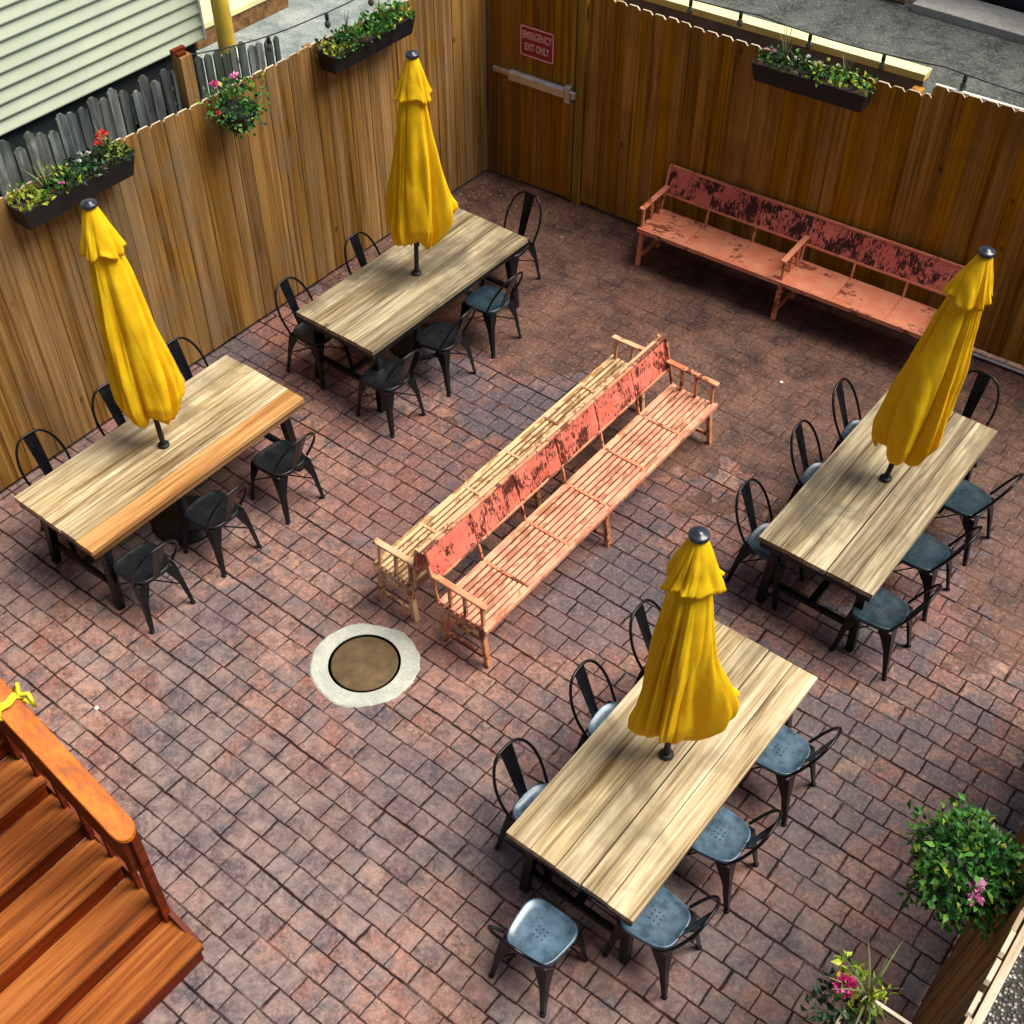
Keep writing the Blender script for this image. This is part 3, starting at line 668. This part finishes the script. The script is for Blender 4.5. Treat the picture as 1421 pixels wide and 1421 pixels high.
# ------------------------------------------------------------------ umbrellas (closed)
def umbrella(base, top, label, seed, flaps=(), rs=1., vent_r=.14, zlo=1.07):
    """base: point on the table, top: tip; canopy hangs closed round the pole"""
    bx, by = base; tx, ty, tz = top
    t = thing('patio_umbrella', label, 'umbrella', (bx, by, 0), 0, 'closed yellow umbrellas')
    lean = Vector((tx - bx, ty - by, tz - TZ)) / (tz - TZ)
    def ax(z): return Vector((lean.x * (z - TZ), lean.y * (z - TZ), z))
    b = MB(); b.tube([ax(.05), ax(tz - .05)], .021, 16); b.build('pole', M['black'], t)
    f = ax(0.0)
    b = MB(); b.lathe([(.27, 0), (.275, .02), (.25, .045), (.06, .06), (.04, .07), (.036, .30), (.022, .31)], 28, (f.x, f.y, 0)); b.build('weighted_base', M['black'], t)
    b = MB(); b.lathe([(.022, 0), (.045, .002), (.045, .018), (.022, .022)], 20, (0, 0, TZ + .002)); b.build('table_ring', M['black'], t)
    rnd = random.Random(seed); ph = [rnd.uniform(0, 6.28) for _ in range(8)]; tw = rnd.uniform(-.5, .5)
    def folds(th, s, amp):
        a = th + tw * s + .30 * sin(2 * th + ph[5] + .8 * s) + .16 * sin(3 * th + ph[6])
        v = 1.0 * (abs(sin(4 * a + ph[0])) ** .8 - .55) + .42 * (abs(sin(3 * a + ph[1] + 1.6 * s)) - .5)
        v += .26 * (abs(sin(8 * a + ph[2] - 2.4 * s)) - .6) + .06 * sin(29 * a + ph[3] + 4 * s)
        v += .40 * noise.noise((cos(th) * 1.8, sin(th) * 1.8, s * 3.4 + seed))
        return 1 + amp * v
    def skin(zs, rf, amp, hem, thick_mi=0):
        NA = 240; vs = []
        for i, s in enumerate(zs):
            for k in range(NA):
                th = 2 * PI * k / NA
                z, r = rf(s); fr = folds(th, s, amp(s))
                rr = r * fr; lift = 0
                for (fa, fw, f0, f1, am) in flaps:
                    if hem != 'low': break
                    d = (th - fa + PI) % (2 * PI) - PI; e = max(0., min(1., (s - f0) / (1 - f0)))
                    g = math.exp(-(d / fw) ** 2) * (e ** 1.6) * (1 - max(0, s - f1) / max(1e-3, 1 - f1) * .12)
                    rr += am * g; lift += am * math.exp(-(d / (fw * .9)) ** 2) * 1.0 * max(0, (s - .45) / .55) ** 1.3
                zz = z + lift
                if hem: 
                    hw = .030 if hem == 'low' else .018
                    zz += hw * max(0, (s - .80) / .20) * (1.3 * sin(3 * th + ph[4]) + .7 * sin(5 * th + ph[5]) + .0)
                p = ax(zz); vs.append((p.x + rr * cos(th), p.y + rr * sin(th), zz))
        fs = [(i * NA + k, i * NA + (k + 1) % NA, (i + 1) * NA + (k + 1) % NA, (i + 1) * NA + k) for i in range(len(zs) - 1) for k in range(NA)]
        return vs, fs
    z_hi, z_lo = tz - .36, zlo
    def low(s):
        z = z_hi + .06 + (z_lo - z_hi - .06) * s
        prof = [(0, .07), (.06, .118), (.2, .148), (.45, .185), (.72, .215), (.88, .218), (.96, .190), (1, .15)]
        for (a, ra), (c, rc) in zip(prof, prof[1:]):
            if s <= c: u = (s - a) / (c - a); u = u * u * (3 - 2 * u) * .4 + u * .6; return z, (ra + (rc - ra) * u) * rs
        return z, prof[-1][1] * rs
    b = MB(); vs, fs = skin([i / 60 for i in range(61)], low, lambda s: .20 + .26 * s, 'low'); b.add(vs, fs, 0, True)
    cn = b.build('canopy', M['canvas'], t); sol = cn.modifiers.new('cloth', 'SOLIDIFY'); sol.thickness = .003
    def up(s):
        z = tz - .035 + (z_hi - tz + .035) * s
        return z, (.040 + (vent_r - .040) * s ** .85)
    b = MB(); vs, fs = skin([i / 18 for i in range(19)], up, lambda s: .05 + .22 * s, 'up'); b.add(vs, fs, 0, True)
    vn = b.build('vent_flap', M['canvas'], t); sol = vn.modifiers.new('cloth', 'SOLIDIFY'); sol.thickness = .003
    b = MB(); p = ax(tz - .04); b.lathe([(.050, 0), (.056, .006), (.056, .026), (.050, .033), (.030, .034), (.026, .042), (.0005, .046)], 24, p); b.build('cap', M['cap'], t)
    for k in range(8):
        a = 2 * PI * k / 8 + ph[0] / 4; p0 = ax(z_hi + .12) + Vector((.03 * cos(a), .03 * sin(a), 0)); p1 = ax(1.10) + Vector((.09 * cos(a), .09 * sin(a), 0))
        b = MB(); b.tube([p0, p1], .006, 6); b.build('rib', M['black'], cn)
UM = [((1.345, -5.70), 'closed yellow umbrella standing in the amber-boarded table by the left fence', 1),
      ((1.39, -2.77), 'closed yellow umbrella standing in the table nearest the exit gate', 2),
      ((5.965, -5.67), 'closed yellow umbrella rising from the foreground table, its right side flaring out', 3),
      ((5.925, -2.60), 'closed yellow umbrella leaning right, in the table at the end of the wall bench', 4)]
TOPS = {1: (1.10, -5.62, 2.80), 2: (1.39, -2.65, 2.80), 3: (5.955, -5.66, 2.76), 4: (6.10, -2.45, 2.80)}
#UMBRELLA_TOPS
umbrella(UM[0][0], TOPS[1], UM[0][1], 41, ((radians(50), .4, .5, .85, .06),), .90)
umbrella(UM[1][0], TOPS[2], UM[1][1], 42, ((radians(34), .30, .10, .72, .26), (radians(215), .18, .35, .62, .10)), .80, .135, 1.12)
umbrella(UM[2][0], TOPS[3], UM[2][1], 53, ((radians(34), .36, .38, .78, .26), (radians(232), .30, .5, .85, .08)), .82, .145, 1.06)
umbrella(UM[3][0], TOPS[4], UM[3][1], 44, ((radians(215), .35, .5, .85, .07), (radians(50), .3, .4, .7, .12)), .90)

# ------------------------------------------------------------------ benches
# local frame: x along the bench, y=0 front edge of the seat, +y towards the back
def bench(name, label, loc, rz, L, seat_m, panel_m, frame_m, slats, arms, Dp=.42, lean=.135, nsec=6):
    t = thing(name, label, 'bench', (*loc, 0), rz)
    D, SZ = Dp, .44
    rnd = random.Random(L * 10 + rz)
    if slats:
        b = MB(); n = 9; p = D / n
        for k in range(n):
            for s in range(nsec):
                z = SZ - .012 + .014 * (2 * (k + .5) / n - 1) ** 2
                b.box(s * L / nsec + .012, (s + 1) * L / nsec - .012, k * p + .007, (k + 1) * p - .007, z - .016, z + rnd.uniform(-.0015, .0015))
        b.box(0, L, -.018, .006, SZ - .045, SZ - .004)
        b.box(0, L, D - .006, D + .018, SZ - .045, SZ - .006)
        b.build('seat', seat_m, t, .002)
    else:
        b = MB()
        for s in range(nsec):
            b.box(s * L / nsec + .004, (s + 1) * L / nsec - .004, .008, D - .004, SZ - .022, SZ - .001 + rnd.uniform(-.001, .001))
        b.box(0, L, -.018, .004, SZ - .045, SZ + .001); b.box(0, L, D, D + .02, SZ - .045, SZ - .004)
        b.build('seat', seat_m, t, .003)
    for s in range(1, nsec):       # cross strap under and between the sections
        b = MB(); b.box(s * L / nsec - .0115, s * L / nsec + .0115, .008, D - .008, SZ - .034, SZ - (.001 if slats else .014)); b.build('cross_strap', frame_m, t)
    # back panel, leaning
    bz0, bz1 = .60, .865; y0, y1 = D + .4 * lean, D + lean
    def yb(z): return y0 + (y1 - y0) * (z - bz0) / (bz1 - bz0)
    b = MB(); n = nsec * 2
    for s in range(nsec):
        x0, x1 = s * L / nsec + .004, (s + 1) * L / nsec - .004
        vs = [(x, yb(z) + o, z) for z in (bz0, bz1 - .02) for o in (0, .014) for x in (x0, x1)]
        b.add(vs, [(0, 1, 5, 4), (3, 2, 6, 7), (0, 2, 3, 1), (4, 5, 7, 6), (0, 4, 6, 2), (1, 3, 7, 5)])
    b.build('back_panel', panel_m, t, .002)
    b = MB(); b.bar((0, yb(bz1 - .008) + .007, bz1 - .006), (L, yb(bz1 - .008) + .007, bz1 - .006), .026, .026); b.build('top_rail', frame_m, t, .005)
    b = MB(); b.bar((0, yb(bz0) + .006, bz0 - .012), (L, yb(bz0) + .006, bz0 - .012), .030, .024); b.build('lower_rail', frame_m, t, .005)
    for s in range(0, nsec + 1):
        x = min(max(s * L / nsec, .013), L - .013)
        b = MB(); b.bar((x, D + .010, SZ - .03), (x, yb(bz0) - .004, bz0 - .02), .024, .018); b.build('back_support', frame_m, t, .003)
        if s in (0, nsec):
            b = MB(); b.bar((x, yb(bz0) - .012, bz0 - .03), (x, yb(bz1) - .012, bz1 + .004), .026, .020); b.build('back_stile', frame_m, t, .003)
    for x in (.03, L / 2, L - .03):  # trestle leg frames
        fr = MB(); fr.bar((x, .045, SZ - .046), (x, -.005, 0), .036, .045); lf = fr.build('leg', frame_m, t, .003)
        fr = MB(); fr.bar((x, D - .06, SZ - .046), (x, D - .02, 0), .036, .045); fr.build('leg', frame_m, t, .003)
        for zz, a, c in ((.09, .03, D - .05), (.27, .05, D - .065)):
            fr = MB(); fr.bar((x, a, zz), (x, c, zz), .024, .034); fr.build('stretcher', frame_m, t, .003)
        fr = MB(); fr.bar((x, .01, SZ - .062), (x, D - .01, SZ - .062), .04, .03); fr.build('seat_bearer', frame_m, t, .003)
    for x in arms:
        ar = MB(); ar.bar((x, -.01, .655), (x, D + .075, .665), .055, .024); a = ar.build('armrest', frame_m, t, .008)
        for yy in (.03, .19, .33):
            s_ = MB(); s_.bar((x, yy, SZ - .01), (x, yy + .01, .645), .026, .026); s_.build('spindle', frame_m, a, .003)
    return t
bench('long_bench', 'long slatted bench with flaking coral backrest panel and faded coral slats', (4.29, -5.40), PI / 2, 3.11, M['slat_pink'], M['red_panel'], M['bench_frame'], True, (.03, 3.08))
bench('long_bench', 'long slatted bench with bare tan slats, back to back with the coral one', (3.245, -2.29), -PI / 2, 3.11, M['slat_tan'], M['red_panel'], M['bench_tan'], True, (.03, 3.08), .37, .075)
wx, wy = 2.285, -.50
bench('long_bench', 'long coral bench with badly flaked backrest standing against the amber fence', (wx, wy), RA, 3.12, M['red_seat'], M['red_panel_dark'], M['red_seat'], False, (.03, 1.56, 3.09))

# ------------------------------------------------------------------ manhole
mh = thing('manhole', 'round rusty iron cover set in a ragged pale cement ring', 'manhole', (3.565, -5.912, 0))
b = MB(); n = 96; vs = []; rnd = random.Random(2)
for k in range(n):
    a = 2 * PI * k / n; r = .395 + .018 * noise.noise((cos(a) * 1.4, sin(a) * 1.4, 3.1)) * 1.6 + .010 * noise.noise((cos(a) * 7, sin(a) * 7, 1.)) + .012 * sin(2 * a + .6)
    c, s = cos(a), sin(a); vs += [(.268 * c, .268 * s, -.002), (.268 * c, .268 * s, .010), ((r - .012) * c, (r - .012) * s, .010), (r * c, r * s, .0015)]
fs = [(k * 4 + i, k * 4 + i + 1, ((k + 1) % n) * 4 + i + 1, ((k + 1) % n) * 4 + i) for k in range(n) for i in range(3)]
b.add(vs, fs, 0, False); b.build('cement_ring', M['ring'], mh)
b = MB(); b.lathe([(.0005, .002), (.2675, .002)], 64); b.build('frame_gap', M['gap'], mh)
b = MB(); b.lathe([(.0005, .008), (.12, .009), (.236, .009), (.246, .007), (.248, .003)], 64); lid = b.build('cover', M['lid'], mh)

# ------------------------------------------------------------------ staircase
sc_ = thing('staircase', 'orange-red stained wooden staircase coming down onto the patio', 'stairs', (4.33, -8.15, 0))
NX = 9
for k in range(NX):
    z = .17 * (k + 1); x1 = -.30 * k
    y1 = 0 if k == 0 else -.015
    b = MB(); b.box(x1 - .307, x1, -2.2, y1, z - .036, z); b.build('tread', M['stair'], sc_, .005)
    b = MB(); b.box(x1 - .030, x1 - .008, -2.19, y1 - .02, z - .1695, z - .0365); b.build('riser', M['stair_dark'], sc_)
b = MB()  # outer stringer board
sl_ = -.17 / .30
pts = [(-.05, .002), (-.29, .002), (-.30 * NX, .17 * (NX - 1) - .16), (-.30 * NX, .17 * NX - .04), (-.05, .13)]
b.prism(pts, -.014, .022, 'y'); b.build('stringer', M['stair_dark'], sc_, .003)
# handrail: cap, side board, end post and balusters
zr = lambda x: 1.30 - (x + .30) * .567
xe, xs = -.235, -2.9
b = MB(); cap = []
for p in ((xs, -.135),): pass
outl = [(xs, -.125), (xe - .06, -.125)] + [(xe - .06 + .07 * sin(a), -.055 - .07 * cos(a)) for a in [PI * i / 10 for i in range(1, 10)]] + [(xe - .06, .015), (xs, .015)]
vs = [(x, y, zr(x)) for x, y in outl] + [(x, y, zr(x) - .034) for x, y in outl]; n = len(outl)
b.add(vs, [tuple(range(n)), tuple(range(2 * n - 1, n - 1, -1))] + [(i, i + n, (i + 1) % n + n, (i + 1) % n) for i in range(n)])
rl = b.build('handrail', M['stair_x'], sc_, .006)
b = MB(); b.prism([(xs, zr(xs) - .036), (xe - .07, zr(xe - .07) - .036), (xe - .07, zr(xe - .07) - .50), (xs, zr(xs) - .50)], -.085, -.045, 'y'); b.build('side_board', M['stair_dark'], rl, .003)
b = MB(); b.box(xe - .120, xe - .035, -.044, .010, .0, zr(xe - .06) - .045); b.build('newel_post', M['stair_dark'], sc_, .005)
for k in range(14):
    x = xe - .26 - k * .19
    z0 = max(.0, .17 * (int((-x) / .3) + 1)); b = MB(); b.box(x - .018, x + .018, -.037, -.002, z0 - .2, zr(x) - .04); b.build('baluster', M['stair_dark'], sc_, .003)
for k in range(2):
    x = xs + .1 + k * 1.3; b = MB(); b.box(x - .045, x + .045, -.0365, .052, 0, zr(x) - .04); b.build('rail_post', M['stair_dark'], sc_, .004)
rb = MB(); rnd = random.Random(5)
xr_ = -1.08
loop = []
for k in range(40):
    a = 2 * PI * k / 40 * 2.0; loop.append((4.33 + xr_ + .05 * (k / 40 - .5) + .01 * sin(5 * a), -8.205 + .088 * cos(a) , zr(xr_) - .02 + .035 * sin(a) + .008))
rb.tube(loop, .013, 6)
for s in (-1, 1):
    rb.tube([(4.33 + xr_, -8.13, zr(xr_) + .02), (4.33 + xr_ + .05 * s, -8.10, zr(xr_) + .04), (4.33 + xr_ + .09 * s, -8.11, zr(xr_) - .03), (4.33 + xr_ + .03 * s, -8.125, zr(xr_) + .0)], .013, 6)
tag(rb.build('yellow_ribbon', M['ribbon']), 'bright yellow ribbon knotted round the stair handrail', 'ribbon')

# ------------------------------------------------------------------ plants
def leaf(b, p, d, ln, wd, mi=0, up=None, curl=.3):
    d = d.normalized(); u = up or Vector((random.uniform(-1, 1), random.uniform(-1, 1), random.uniform(.2, 1))); s = d.cross(u)
    if s.length < 1e-4: s = d.orthogonal()
    s = s.normalized(); nrm = s.cross(d).normalized()
    q = [p, p + d * ln * .45 + s * wd / 2 + nrm * ln * .08, p + d * ln - nrm * ln * curl, p + d * ln * .45 - s * wd / 2 + nrm * ln * .08, p + d * ln * .5 - nrm * ln * .03]
    b.add(q, [(0, 1, 4), (1, 2, 4), (2, 3, 4), (3, 0, 4)], mi, False)
def foliage(rnd, pts_fn, n, ln, wd):
    b = MB(); random.seed(rnd.random())
    for _ in range(n):
        p, out = pts_fn(rnd); d = (out + Vector((rnd.gauss(0, .5), rnd.gauss(0, .5), rnd.gauss(.15, .5)))).normalized()
        leaf(b, p, d, ln * rnd.uniform(.6, 1.3), wd * rnd.uniform(.6, 1.2))
    return b
def flower(b, p, r, rnd, n=26):
    for _ in range(n):
        d = Vector((rnd.gauss(0, 1), rnd.gauss(0, 1), abs(rnd.gauss(.4, .8)))).normalized()
        leaf(b, p + d * r * .35, (d + Vector((rnd.gauss(0, .4), rnd.gauss(0, .4), 0))).normalized(), r * .75, r * .55, 0, None, .1)
def stems(b, base, n, h, spread, rnd, wd=.008, mi=0):
    for _ in range(n):
        a = rnd.uniform(0, 6.28); hh = h * rnd.uniform(.6, 1.15); sp = spread * rnd.uniform(.3, 1)
        p = [Vector(base) + Vector((cos(a) * sp * t ** 1.5, sin(a) * sp * t ** 1.5, hh * (t - .25 * t * t))) for t in (0, .25, .5, .75, 1)]
        s = Vector((-sin(a), cos(a), 0)); vs = []
        for t, q in zip((1, 1.2, 1, .7, .08), p): vs += [q - s * wd * t / 2, q + s * wd * t / 2, q + Vector((0, 0, wd * .25 * t))]
        b.add(vs, [f for i in range(4) for f in ((i * 3, i * 3 + 2, i * 3 + 5, i * 3 + 3), (i * 3 + 2, i * 3 + 1, i * 3 + 4, i * 3 + 5), (i * 3 + 1, i * 3, i * 3 + 3, i * 3 + 4))], mi)

def trough(label, loc, rz, L, seed, patches, flowers=(), W=.21, H=.17, tufts=()):
    """window-box hung on a fence; local x along it, y from 0 (fence) to W towards the patio"""
    t = thing('planter_box', label, 'planter', loc, rz, 'planter boxes hung on the fences')
    b = MB(); e = .03
    o = [(0 + e, 0.), (L - e, 0.), (L - e, W - .03), (e, W - .03)]; q = [(0, -.0), (L, -.0), (L, W), (0, W)]; i_ = [(.014, .014), (L - .014, .014), (L - .014, W - .014), (.014, W - .014)]
    vs = [(x, y, -H) for x, y in o] + [(x, y, 0) for x, y in q] + [(x, y, 0) for x, y in i_] + [(x, y, -.045) for x, y in i_]
    fs = [(3, 2, 1, 0)]
    for r in (0, 4, 8): fs += [(r + k, r + (k + 1) % 4, r + 4 + (k + 1) % 4, r + 4 + k) for k in range(4)]
    b.add(vs, fs); b.build('box', M['black'], t, .004)
    b = MB(); b.add([(.014, .014, -.03), (L - .014, .014, -.03), (L - .014, W - .014, -.03), (.014, W - .014, -.03)], [(0, 1, 2, 3)]); b.build('soil', M['soil'], t)
    for xx in (.15, L - .15):
        b = MB(); b.bar((xx, -.03, .012), (xx, W * .5, .006), .02, .006); b.bar((xx, -.031, .012), (xx, -.031, -.12), .02, .006); b.build('hook', M['steel'], t)
    rnd = random.Random(seed)
    for (x0, x1, key, n, hh, ln) in patches:
        def fn(r, x0=x0, x1=x1, hh=hh):
            x = r.uniform(x0, x1) * L; y = r.uniform(-.02, W + .02); e_ = 1 - abs(2 * (x / L - (x0 + x1) / 2) / (x1 - x0)) ** 3 * .6
            z = r.uniform(-.03, hh) * e_ * (.7 + .5 * noise.noise((x * 7, y * 9, seed)))
            return Vector((x, y, z)), Vector(((x / L - (x0 + x1) / 2), (y - W / 2) * 3, .5))
        foliage(rnd, fn, n, ln, ln * .7).build('foliage', M[key], t, fix=False)
    for (x, y, z, r, key) in flowers:
        b = MB(); b.tube([(x * L, y, -.02), (x * L, y, z)], .003, 5); st = b.build('stem', M['leaf'], t)
        b = MB(); flower(b, Vector((x * L, y, z)), r, rnd); b.build('blossom', M[key], st, fix=False)
    for (x, y, n, h, sp) in tufts:
        b = MB(); stems(b, (x * L, y, -.03), n, h, sp, rnd); b.build('grass_tuft', M['grass_blade'], t, fix=False)
    return t
# on the left fence: local x along +Y would put the box outside; use rz so that y points to +X
trough('black planter box with red flowers and a spiky tuft, nearest the clapboard house', (.018, -4.60, 2.37), -PI / 2, 1.04, 61,
       [(.0, .30, 'leaf_dark', 170, .13, .05), (.25, .62, 'leaf_dark', 260, .13, .05), (.4, .8, 'leaf', 120, .12, .05), (.76, 1.0, 'leaf_lime', 110, .10, .045), (.02, .16, 'leaf_lime', 60, .12, .05), (.5, .62, 'leaf_lime', 25, .16, .05)],
       [(.16, .09, .19, .055, 'petal_red'), (.22, .12, .16, .04, 'petal_red'), (.33, .13, .14, .022, 'petal_white'), (.43, .15, .13, .02, 'petal_white'), (.38, .1, .15, .02, 'petal_white'), (.64, .2, .06, .03, 'petal_light')],
       tufts=[(.70, .08, 26, .30, .20), (.12, .06, 12, .34, .16)])
trough('black planter box full of green and white leaves, on the left fence near the corner', (.018, -1.32, 2.30), -PI / 2, 1.08, 67,
       [(.0, .35, 'leaf_lime', 70, .14, .05), (.0, .4, 'leaf', 170, .15, .055), (.3, .8, 'leaf', 280, .15, .055), (.7, 1., 'leaf_dark', 120, .12, .05), (.82, 1., 'leaf_lime', 60, .10, .045)],
       [(.22, .12, .17, .022, 'petal_white'), (.3, .16, .16, .022, 'petal_white'), (.4, .13, .17, .02, 'petal_white'), (.15, .15, .17, .02, 'petal_white'), (.52, .15, .15, .018, 'petal_white')],
       tufts=[(.3, .06, 12, .34, .12), (.7, .06, 8, .36, .1)])
tx_, ty_ = along(4.13, -.012)
trough('black planter box with trailing green and white leaves, on the amber fence above the bench', (tx_, ty_, 2.22), PI + RA, 1.08, 71,
       [(.0, .3, 'leaf_lime', 60, .13, .05), (.0, .5, 'leaf', 150, .14, .05), (.4, .9, 'leaf_dark', 220, .15, .05), (.6, 1., 'leaf', 70, .13, .05), (.3, .5, 'leaf_lime', 40, .16, .045)],
       [(.3, .12, .15, .02, 'petal_white'), (.45, .15, .14, .02, 'petal_white'), (.55, .14, .16, .022, 'petal_white'), (.85, .13, .12, .022, 'petal_light'), (.92, .12, .11, .02, 'petal_light'), (.65, .16, .13, .018, 'petal_white')],
       tufts=[(.78, .05, 14, .48, .16), (.25, .05, 12, .40, .14)])
trough('black planter box with tall grass and magenta blossom, on the near fence beside gravel', (7.868, -7.02, 2.10), PI / 2 + PI / 2 * 0 - PI, 1.0, 77,
       [(.0, .3, 'leaf_lime', 70, .13, .045), (.15, .6, 'leaf', 110, .10, .05)],
       [(.02, .33, .12, .060, 'petal_pink'), (.12, .30, .03, .04, 'petal_light')], W=.30,
       tufts=[(.06, .16, 26, .36, .30), (.3, .1, 12, .3, .25)]) if False else None

def ball(label, loc, R, seed, n, flowers, key='leaf', squash=.85):
    t = thing('flower_ball', label, 'hanging plant', loc, 0, 'round flower planters on the fences')
    b = MB(); b.lathe([(.0005, -R * .95), (R * .35, -R * .9), (R * .55, -R * .62), (R * .66, -R * .25), (R * .70, -R * .1), (R * .66, -R * .1), (R * .6, -R * .2), (.0005, -R * .2)], 28); b.build('bowl', M['black'], t)
    rnd = random.Random(seed)
    def mk(keyn, nn, r0, r1, lo=-.75):
        def fn(r):
            while True:
                d = Vector((r.gauss(0, 1), r.gauss(0, 1), r.gauss(0, 1))).normalized()
                if d.z > lo: break
            k = r.uniform(r0, r1) * (1 + .55 * noise.noise(d * 2.0 + Vector((seed, 0, 0))) + .25 * noise.noise(d * 5.0 + Vector((seed, 3, 0)))); p = Vector((d.x, d.y, d.z * squash)) * R * k
            return p, d
        foliage(rnd, fn, nn, R * .19, R * .14).build('foliage', M[keyn], t, fix=False)
    mk(key, n, .45, 1.12); mk('leaf_dark', n // 3, .5, 1.0, -.9); mk('leaf_lime', n // 30, .9, 1.12, -.2)
    for (d, r, k) in flowers:
        d = Vector(d).normalized(); p = Vector((d.x, d.y, d.z * squash)) * R * 1.1
        b = MB(); b.tube([p * .6, p], .003, 5); st = b.build('stem', M['leaf'], t)
        b = MB(); flower(b, p, r, rnd, 20); b.build('blossom', M[k], st, fix=False)
    return t
BL = ball('round planter of bright green leaves with pink flowers, beside the tall brown post', (.17, -3.50, 2.30), .23, 81, 420,
     [((-.5, .6, 1.3), .05, 'petal_light'), ((-.6, -.5, 1.1), .05, 'petal_pink'), ((.2, -.9, .2), .03, 'petal_red')])
b = MB(); b.tube([(-.16, 0, .0), (-.05, 0, -.05)], .008, 6); b.build('bracket', M['steel'], BL)
BR = ball('large bushy round planter of green leaves with pink blossom, on the near fence', (7.78, -6.05, 1.96), .25, 83, 1400,
     [((.35, -.75, .9), .045, 'petal_light'), ((.40, -.85, .62), .04, 'petal_light')])
b = MB(); b.tube([(.05, 0, -.03), (.27, 0, -.03)], .010, 6); b.build('bracket', M['steel'], BR)

# planter box on the near fence (its box runs along the fence towards the camera)
trough('planter box of grass with a magenta blossom, on the near fence beside the gravel', (7.93, -6.84, 2.12), PI / 2 + PI - PI, 1.1, 77,
       [], W=.30) if False else None
nb = thing('planter_box', 'planter box of wild grass with a magenta blossom on the near fence', 'planter', (7.90, -6.93, 2.05), PI, 'planter boxes hung on the fences')
b = MB(); b.prism([(0, 0), (.26, 0), (.26, 1.1), (0, 1.1)], -.18, -.03, 'z'); b.build('box', M['stair_dark'], nb, .006)
b = MB()
for (x0, x1, y0, y1) in ((0, .26, 0, .018), (0, .26, 1.082, 1.1), (0, .018, .0185, 1.0815), (.242, .26, .0185, 1.0815)): b.box(x0, x1, y0, y1, -.029, .0)
b.build('rim', M['fence_top'], nb, .002)
b = MB(); b.add([(.018, .018, -.012), (.242, .018, -.012), (.242, 1.08, -.012), (.018, 1.08, -.012)], [(0, 1, 2, 3)]); b.build('soil', M['soil'], nb)
rnd = random.Random(91)
b = MB(); stems(b, (.20, .03, -.01), 15, .36, .26, rnd, .011); b.build('grass_tuft', M['grass_blade'], nb, fix=False)
foliage(rnd, lambda r: (Vector((r.uniform(.12, .36), r.uniform(-.04, .12), r.uniform(-.02, .14))), Vector((.4, -.2, .5))), 110, .045, .032).build('foliage', M['leaf_lime'], nb, fix=False)
foliage(rnd, lambda r: (Vector((r.uniform(.10, .40), r.uniform(.05, .24), r.uniform(-.06, .08))), Vector((.4, .2, .5))), 130, .045, .032).build('foliage', M['leaf_dark'], nb, fix=False)
b = MB(); b.tube([(.26, .06, 0), (.30, .08, .10)], .004, 5); st = b.build('stem', M['leaf'], nb)
b = MB(); flower(b, Vector((.30, .08, .10)), .058, rnd, 60); b.build('blossom', M['petal_pink'], st, fix=False)

# weeds growing in the strip between the grey pickets and the house
rnd = random.Random(17); random.seed(17); b = MB()
for c in range(34):
    cy = rnd.uniform(-6.6, -3.1); cx = rnd.uniform(-.9, -.48); h = rnd.uniform(1.2, 2.25)
    stems(b, (cx, cy, 0), 3, h, .25, rnd, .012)
    for _ in range(46):
        a = rnd.uniform(0, 6.28); r = rnd.uniform(0, .22); z = h * rnd.uniform(.35, 1.0)
        leaf(b, Vector((cx + r * cos(a), cy + r * sin(a), z)), Vector((cos(a), sin(a), rnd.uniform(-.2, .8))), rnd.uniform(.05, .10), rnd.uniform(.03, .05))
wd = b.build('weeds', M['leaf_dark'], fix=False); wd['kind'] = 'stuff'

# a little litter and fallen leaves on the pavers
for (x, y, lab) in ((2.33, -7.38, 'tiny white bottle cap on the pavers between the stairs and the left tables'), (4.38, -1.22, 'tiny white bottle cap on the pavers in front of the wall bench')):
    b = MB(); b.lathe([(.012, 0), (.017, .002), (.017, .007), (.012, .009), (.0005, .009)], 14); o = b.build('bottle_cap', M['white']); o.location = (x, y, .001); tag(o, lab, 'bottle cap')
rnd = random.Random(23); random.seed(23); b = MB()
for k in range(620):
    if k < 330: x = abs(rnd.gauss(0, .9)) + .06; y = -abs(rnd.gauss(0, .45)) - .06
    elif k < 470: x = rnd.uniform(1.2, 7.8); y = .04 * x - .05 - abs(rnd.gauss(0, .10))
    else: x = .03 + abs(rnd.gauss(0, .10)); y = rnd.uniform(-9, 0)
    if y > .04 * x - .03: continue
    a = rnd.uniform(0, 6.28); leaf(b, Vector((x, y, .004)), Vector((cos(a), sin(a), .12)), rnd.uniform(.012, .035), rnd.uniform(.008, .02), 0, Vector((0, 0, 1)), .1)
ll = b.build('leaf_litter', M['litter'], fix=False); ll['kind'] = 'stuff'
